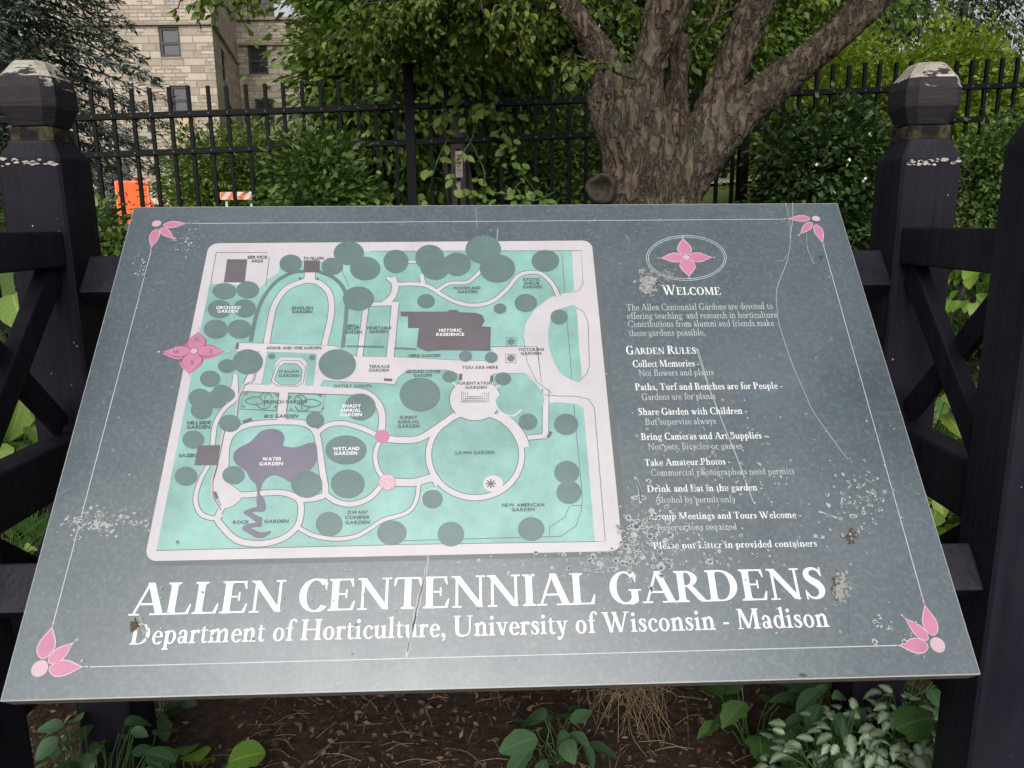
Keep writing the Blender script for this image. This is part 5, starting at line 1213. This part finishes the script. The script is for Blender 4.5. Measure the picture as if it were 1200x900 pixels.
# weathering: lichen rings, scratches, a crack, droppings
lr, lc, ls = Flat(.0014), Flat(.012), Flat(.0024); lr.step = lc.step = 1.2e-6
def spots(px, py, sx, sy, n, r0, r1, core=.35):
    for _ in range(n):
        x, y = px + rng.normal() * sx, py + rng.normal() * sy; c = B(x, y)
        if not (0.01 < c[0] < BW - .01 and -BH + .01 < c[1] < -.01): continue
        if B(246, 284)[0] < c[0] < B(712, 470)[0] - .004 and c[1] > B(450, 652)[1] and rng.random() > .04: continue
        r = rng.uniform(r0, r1) * rng.uniform(.5, 1); e = rng.uniform(.65, 1.2); n_ = 12 if r > .002 else 7
        on = B(246, 284)[0] < c[0] < B(726, 600)[0] and B(450, 655)[1] < c[1] < B(450, 284)[1]
        zk = lr.z; lr.z += .0010 if on else 0
        lr.disc(c, r, r * e, n_, rng.uniform(0, 3), .16); lr.z = zk + lr.step; lc.z = lr.z + (.0010 if on else 0) + 2e-5
        if r > .0017 and rng.random() < core * 2: lc.disc(c + rng.normal(size=2) * r * .1, r * rng.uniform(.45, .75), r * e * rng.uniform(.45, .7), 9, 0, .2)
spots(745, 632, 24, 22, 170, .0013, .0055, .45); spots(700, 657, 50, 8, 70, .0013, .0045, .45); spots(640, 664, 60, 6, 30, .001, .0035)
spots(112, 612, 22, 9, 120, .001, .0034, .25); spots(170, 610, 26, 8, 25, .001, .003); spots(835, 560, 55, 45, 170, .0008, .0030, .4); spots(820, 640, 60, 18, 70, .001, .0035, .4)
spots(1008, 588, 16, 18, 80, .001, .004, .45); spots(990, 570, 40, 40, 50, .0008, .003); spots(1040, 735, 14, 12, 12, .0015, .004, .5); spots(600, 700, 320, 60, 150, .0006, .0026, .4)
spots(690, 262, 70, 10, 60, .0005, .0016, 0); spots(560, 260, 90, 12, 30, .0004, .0012, 0); spots(880, 300, 70, 40, 40, .0004, .0013, 0); spots(220, 285, 8, 14, 40, .0005, .0022, 0); spots(165, 318, 5, 6, 25, .0006, .0024, 0); spots(330, 260, 60, 14, 20, .0004, .0012, 0); spots(120, 500, 30, 90, 30, .0004, .0016, 0); spots(450, 470, 180, 120, 80, .0006, .0018, .5)
def scratch(pts, w, fl=ls, sm=4, jag=.5):
    P = [B(x + rng.normal() * jag, y + rng.normal() * jag) for x, y in pts]; fl.line(P, w, False, sm)
zr = lambda pts: [(700 + x * K, 230 + y * K) for x, y in pts]; zs = lambda pts: [(700 + x * K, 440 + y * K) for x, y in pts]
scratch(zr([(865, 30), (878, 90), (885, 180), (868, 290), (838, 380), (825, 440), (830, 560), (845, 630), (868, 700), (900, 790), (955, 905)]) + zs([(985, 160), (1060, 270), (1150, 385)]), .0010)
scratch(zr([(893, 32), (895, 110), (886, 190)]), .0012); scratch(zr([(960, 170), (965, 240), (995, 310)]), .0008); scratch(zr([(872, 270), (850, 295), (815, 300)]), .0007)
scratch(zr([(455, 700), (480, 790), (512, 880)]) + zs([(530, 110), (580, 235), (640, 375), (680, 480), (716, 575)]), .0016); scratch(zr([(462, 700), (500, 830), (520, 890)]), .0008)
scratch(zr([(130, 180), (155, 215)]), .0008); scratch(zs([(172, 465), (190, 520), (200, 590)]), .0042, ls); scratch(zs([(1016, 626), (1060, 640), (1098, 655)]), .0034, ls); scratch(zs([(995, 735), (1040, 742)]), .0044, ls)
sc2 = Flat(.0030); 
scratch(zs([(176, 475), (190, 520), (197, 575)]), .0028, sc2); scratch(zs([(1024, 630), (1060, 642), (1088, 650)]), .0018, sc2); scratch(zs([(1005, 737), (1025, 740)]), .0030, sc2)
ck = [(503 - 28 * t + rng.normal() * .7, 652 + 120 * t) for t in np.linspace(0, 1, 16)]
ls.line([B(*q) for q in ck], [.0052 * (.55 + .45 * math.sin(3.1 * t + .1)) * rng.uniform(.6, 1.3) for t in np.linspace(0, 1, 16)])
sc2.line([B(*q) for q in ck[1:-1]], [.0024 * (.4 + .6 * math.sin(3.1 * t + .1)) * rng.uniform(.2, 1.5) for t in np.linspace(0, 1, 14)])
scratch([(557, 243), (559, 268)], .0007, ls); scratch([(584, 268), (582, 285)], .0012, ls); scratch([(994, 700), (995, 745)], .0007, sc2)
lr.make('lichen_spots', 'lichen', sign, 'pale ringed lichen spots scattered over the sign'); lc.make('lichen_centres', 'lichen_core', sign); ls.make('scratches', 'print_pale', sign); sc2.make('crack', 'lichen_core', sign, 'dark crack running down through the title')
dr, gm = Flat(.0034), Flat(.0052); dr.step = gm.step = 1.2e-6
for cx, cy, sx, sy, n, r in ((760, 333, 9, 11, 150, .0034), (752, 318, 3, 3, 30, .002), (783, 322, 6, 8, 60, .0016), (985, 690, 6, 14, 120, .0026), (167, 738, 5, 9, 50, .0022), (221, 290, 6, 12, 60, .0015)):
    for _ in range(n): dr.disc(B(cx + rng.normal() * sx * .6, cy + rng.normal() * sy * .6), r * rng.uniform(.2, 1), r * rng.uniform(.2, 1), 7, rng.uniform(0, 3), .25)
for cx, cy, sx, sy, n, r in ((997, 628, 5, 6, 90, .0026), (979, 688, 4, 12, 70, .0018), (157, 734, 4, 5, 60, .0026), (963, 302, 2, 3, 12, .0022), (765, 325, 6, 9, 20, .0008), (941, 791, 4, 1, 16, .002)):
    for _ in range(n): gm.disc(B(cx + rng.normal() * sx * .6, cy + rng.normal() * sy * .6), r * rng.uniform(.15, 1), r * rng.uniform(.15, 1), 7, rng.uniform(0, 3), .3)
dr.make('droppings', 'dropping', sign); gm.make('grime', 'grime', sign)

# ================================================================ near plants
def blade(n_l=9, n_w=4, fold=.18, curl=.35, serr=.05, shape='ovate'):
    """one leaf blade: verts (a across, l along, h up), quads, uv; unit length"""
    V, F, U = [], [], []
    for i in range(n_l + 1):
        t = i / n_l
        if shape == 'ovate': w = .36 * math.sin(math.pi * min(1, (t * .93 + .035)) ** .75) ** .9
        elif shape == 'lance': w = .20 * math.sin(math.pi * (t * .96 + .02) ** .85)
        elif shape == 'round': w = .46 * (1 - abs(2 * (t * .97 + .015) - 1) ** 2.4) ** .6
        else: w = .40 * math.sin(math.pi * (t * .95 + .03) ** .7) * (1 + .22 * math.sin(t * 22))
        for j in range(-n_w, n_w + 1):
            s = j / n_w; ws = w * (1 + (serr * (1 if i % 2 else -1) if abs(j) == n_w else 0))
            V.append((s * ws, t + (.04 * abs(s) if 0 < t < 1 else 0), fold * abs(s) * w - curl * t * t + .015 * math.sin(t * 26) * abs(s)))
            U.append((.5 + .5 * s, t))
    k = 2 * n_w + 1
    for i in range(n_l):
        for j in range(k - 1): F.append((i * k + j, i * k + j + 1, (i + 1) * k + j + 1, (i + 1) * k + j))
    return np.array(V), np.array(F), np.array(U)
def blades(name, P, D, S, mat, parent=None, shape='ovate', N=None, curl=.35, fold=.18, serr=.05, res=(7, 2)):
    P = np.asarray(P, float); n = len(P); D = unit(np.asarray(D, float)); N = np.tile([0, 0, 1.0], (n, 1)) if N is None else N
    N = N + rng.normal(size=(n, 3)) * .22; A = unit(np.cross(D, N)); Nn = np.cross(A, D); tv, tf, uv = blade(res[0], res[1], fold, curl, serr, shape)
    S = np.asarray(S, float).reshape(n, 1, 1); wv = rng.uniform(.85, 1.15, (n, 1, 1)); cv = rng.uniform(.5, 1.5, (n, 1, 1))
    V = P[:, None] + S * (tv[None, :, :1] * wv * A[:, None] + tv[None, :, 1:2] * D[:, None] + tv[None, :, 2:] * cv * Nn[:, None])
    F = (np.arange(n)[:, None, None] * len(tv) + tf[None]).reshape(-1, 4); me = mesh_np(name, V.reshape(-1, 3), F)
    ul = me.uv_layers.new(name='UVMap'); UV = np.tile(uv, (n, 1)); ul.data.foreach_set('uv', UV[F.ravel()].astype(np.float32).ravel())
    return link(name, me, M[mat], parent, True)
def leafy_plant(name, label, cat, base, n, length, spread, height, mat, shape='ovate', group=None, curl=.35, lean=(0, 0), stem_r=.002, serr=.05, tier=1, dirdown=.25, part='foliage'):
    t = thing(name, label, cat, tuple(base), group); bm = bmesh.new(); P, D, S = [], [], []; b = np.array(base, float)
    for k in range(n):
        a = 2.4 * k + rng.normal() * .3; f = rng.uniform(.35, 1); r = spread * math.sqrt(rng.uniform(.02, 1)); hh = height * (1 - .55 * (r / spread) ** 2) * rng.uniform(.6, 1.08)
        q = b + np.array([r * math.cos(a) + lean[0] * hh, r * math.sin(a) + lean[1] * hh, hh]); dr = np.array([math.cos(a), math.sin(a), -dirdown + rng.normal() * .25]) + rng.normal(size=3) * .2
        add_tube(bm, limb_pts(b + rng.normal(size=3) * np.array([.02, .02, 0]) * spread * 4, q, stem_r, stem_r * .6, 4, .12), 4, False); P.append(q); D.append(dr); S.append(length * rng.uniform(.6, 1.15))
    obj('stem', bm, M['leaf_plant'], t, True); blades(part, P, D, S, mat, t, shape, None, curl, .18, serr)
    return t
def gp(px, py, z=BED):
    p = WZ(px, py, z); return (p[0], p[1], ground_z(p[0], p[1]))
# along the foot of the sign
leafy_plant('broadleaf_plant', 'dark green broadleaf plant standing alone in the bare mulch under the sign', 'plant', gp(652, 895), 14, .072, .065, .13, 'leaf_blue', 'ovate')
leafy_plant('lobed_plant', 'bright green lobed leaf plant between the straw and the silver leaved plant', 'plant', gp(880, 880), 16, .078, .09, .14, 'leaf_plant', 'lobed', serr=.12)
leafy_plant('silver_nettle', 'silver variegated low plant filling the soil by the right post', 'plant', gp(985, 960), 210, .031, .14, .20, 'leaf_silver', 'ovate', dirdown=.1, serr=.13)
leafy_plant('silver_nettle', 'silver variegated plant with small tight leaves hard against the right post', 'plant', gp(1045, 960), 170, .028, .10, .25, 'leaf_silver', 'ovate', dirdown=.1, serr=.13)
leafy_plant('mallow_plant', 'green round leaved plant squeezed between the silver leaves and the right post', 'plant', gp(1100, 985), 34, .055, .09, .27, 'leaf_plant', 'round')
leafy_plant('mint_plant', 'large single toothed green leaf plant beside the left post foot', 'plant', gp(78, 945), 7, .085, .035, .10, 'leaf_fresh', 'ovate', serr=.1)
leafy_plant('mint_plant', 'fresh green round leaved plant at the bottom edge left of the mulch', 'plant', gp(225, 940), 16, .075, .09, .085, 'leaf_fresh', 'round', serr=.06)
leafy_plant('shade_plant', 'dim green small leaved plant in the dark under the left end of the sign', 'plant', gp(125, 985), 65, .045, .12, .25, 'leaf_blue', 'ovate')
leafy_plant('shade_plant', 'tiny dim seedling plant under the sign left of the mulch patch', 'plant', gp(190, 850), 16, .04, .07, .08, 'leaf_blue', 'ovate')
leafy_plant('shade_plant', 'dark leafy plant hidden under the sign edge above the silver plant', 'plant', gp(985, 900), 46, .055, .13, .24, 'leaf_blue', 'ovate')
# behind the timber fences
leafy_plant('shade_plant', 'dim green leafy plant in the dark between the two right hand posts', 'plant', (0.86, 1.52, BED), 50, .06, .16, .26, 'leaf_blue', 'ovate')
leafy_plant('hosta_plant', 'pale ribbed leaf clump seen through the upper gap of the right fence', 'plant', (2.5, 4.1, ground_z(2.5, 4.1)), 170, .11, .50, .50, 'leaf_fresh', 'ovate', dirdown=.4)
leafy_plant('hosta_plant', 'yellow green leaf clump seen through the lower gaps of the right fence', 'plant', (1.42, 2.55, ground_z(1.42, 2.55)), 100, .10, .36, .50, 'leaf_hosta', 'ovate')
leafy_plant('hosta_plant', 'small yellow green leaf clump low in the shade beside the right fence', 'plant', (1.08, 1.85, BED), 60, .085, .25, .36, 'leaf_hosta', 'ovate')
leafy_plant('tall_weed', 'upright green weed peeping over the right corner of the sign', 'plant', (0.86, 1.98, BED), 34, .10, .12, 1.03, 'leaf_plant', 'lance')
leafy_plant('tall_weed', 'slim weed growing up beside the left end of the sign', 'plant', (-1.08, 2.02, BED), 22, .07, .10, .97, 'leaf_plant', 'ovate')
leafy_plant('fern_plant', 'feathery bright green plant seen through the gaps of the left fence', 'plant', (-1.50, 2.15, BED), 90, .13, .42, .50, 'leaf_fresh', 'lance', dirdown=.3)
leafy_plant('hosta_plant', 'shaded leaf clump low behind the left fence', 'plant', (-1.12, 1.70, BED), 50, .10, .28, .30, 'leaf_plant', 'ovate')
leafy_plant('fern_plant', 'leafy green clump behind the left post at the edge of the view', 'plant', (-1.75, 2.7, ground_z(-1.75, 2.7)), 80, .16, .40, .75, 'leaf_vine', 'ovate')
# ivy-like ground cover between the sign and the iron fence: nobody could count it
P = []
for _ in range(3600):
    x, y = rng.uniform(-3.2, 3.8), rng.uniform(2.2, 5.6); P.append((x, y, ground_z(x, y) + rng.uniform(.03, .20)))
P = np.array(P); d = rng.normal(size=P.shape); d[:, 2] = -.15; o = blades('ground_cover', P, d, rng.uniform(.07, .14, len(P)), 'leaf_plant', None, 'ovate', None, .4, .2, .05, (4, 1)); tag(o, kind='stuff')
# climber on the iron fence
t = thing('climbing_vine', 'light green vine twining through the iron fence left of the forked tree', 'vine', G(0.0, 5.25))
bm = bmesh.new(); P, D, S = [], [], []
for a, n in (([(500, 235), (512, 190), (528, 150), (515, 115), (506, 88), (525, 85), (545, 92)], 26), ([(640, 240), (610, 200), (598, 170), (585, 140), (600, 125)], 30), ([(560, 235), (568, 205), (556, 175), (545, 150), (560, 128), (580, 122)], 24), ([(650, 225), (625, 235), (600, 228), (565, 225)], 26), ([(500, 150), (520, 135), (545, 118), (530, 128)], 16), ([(540, 232), (530, 200), (552, 165), (556, 145)], 10), ([(418, 120), (440, 112), (452, 118)], 6)):
    pts = smooth_path([WY(x, y, 5.22 + rng.normal() * .05) for x, y in a], 6); add_tube(bm, [(*p, .005) for p in pts], 5)
    for k in range(n):
        q = pts[rng.integers(len(pts))]; P.append(q + rng.normal(size=3) * .035); D.append(np.array([rng.normal(), rng.normal() * .5 - .3, -.5])); S.append(rng.uniform(.04, .085))
obj('stem', bm, M['leaf_plant'], t, True); blades('foliage', P, D, S, 'leaf_vine', t, 'ovate', np.tile([0, -.7, .7], (len(P), 1)), .2, .12, .03, (5, 2))
# mulch chips and dry straw
n = 9000; x = rng.uniform(-1.2, 1.25, n); y = rng.uniform(.85, 2.1, n)
P = np.stack([x, y, [ground_z(a, b) + .003 + abs(rng.normal()) * .009 for a, b in zip(x, y)]], 1); D = rng.normal(size=(n, 3)); D[:, 2] *= .35
o = leaf_cloud('bark_mulch', P, D, rng.uniform(.005, .024, n), M['chips'], None, TQ, .42, rng.normal(size=(n, 3)) * .5 + np.array([0, 0, 1.0])); tag(o, kind='stuff')
def straw(cx, cy, n, L, spread, seedz, part_of):
    bm = part_of
    for _ in range(n):
        a = rng.uniform(0, 6.28); r = L * rng.uniform(.4, 1.1); b = np.array([cx + rng.normal() * .014, cy + rng.normal() * .014, BED + seedz * rng.uniform(.5, 1)])
        e = b + np.array([math.cos(a) * r * spread, math.sin(a) * r * spread - .25 * r, -seedz + rng.uniform(.004, .03) + 0.0]); m = (b + e) / 2 + np.array([0, 0, rng.uniform(.02, .09)]) + rng.normal(size=3) * .026
        P = smooth_path([b, m, e], 4); w = rng.uniform(.0006, .0013)
        add_tube(bm, [(*p, w * (1 - .6 * i / len(P))) for i, p in enumerate(P)], 4, False)
bm = bmesh.new(); c = WZ(735, 830, BED); straw(c[0], c[1], 105, .14, .75, .075, bm)
o = obj('dry_grass', bm, M['straw'], None); tag(o, 'drooping tuft of dry straw coloured grass under the middle of the sign', 'grass')
bm = bmesh.new()
for _ in range(260):
    x, y = rng.uniform(-.6, .45), rng.uniform(1.05, 1.6); a = rng.uniform(0, 6.28); l = rng.uniform(.02, .085); z = BED + .010
    P = smooth_path([np.array([x, y, z]), np.array([x + l * .5 * math.cos(a), y + l * .5 * math.sin(a), z + rng.uniform(.001, .010)]), np.array([x + l * math.cos(a + .08), y + l * math.sin(a + .08), z])], 3)
    add_tube(bm, [(*p, .0006) for p in P], 4, False)
o = obj('straw_litter', bm, M['straw'], None); tag(o, kind='stuff')
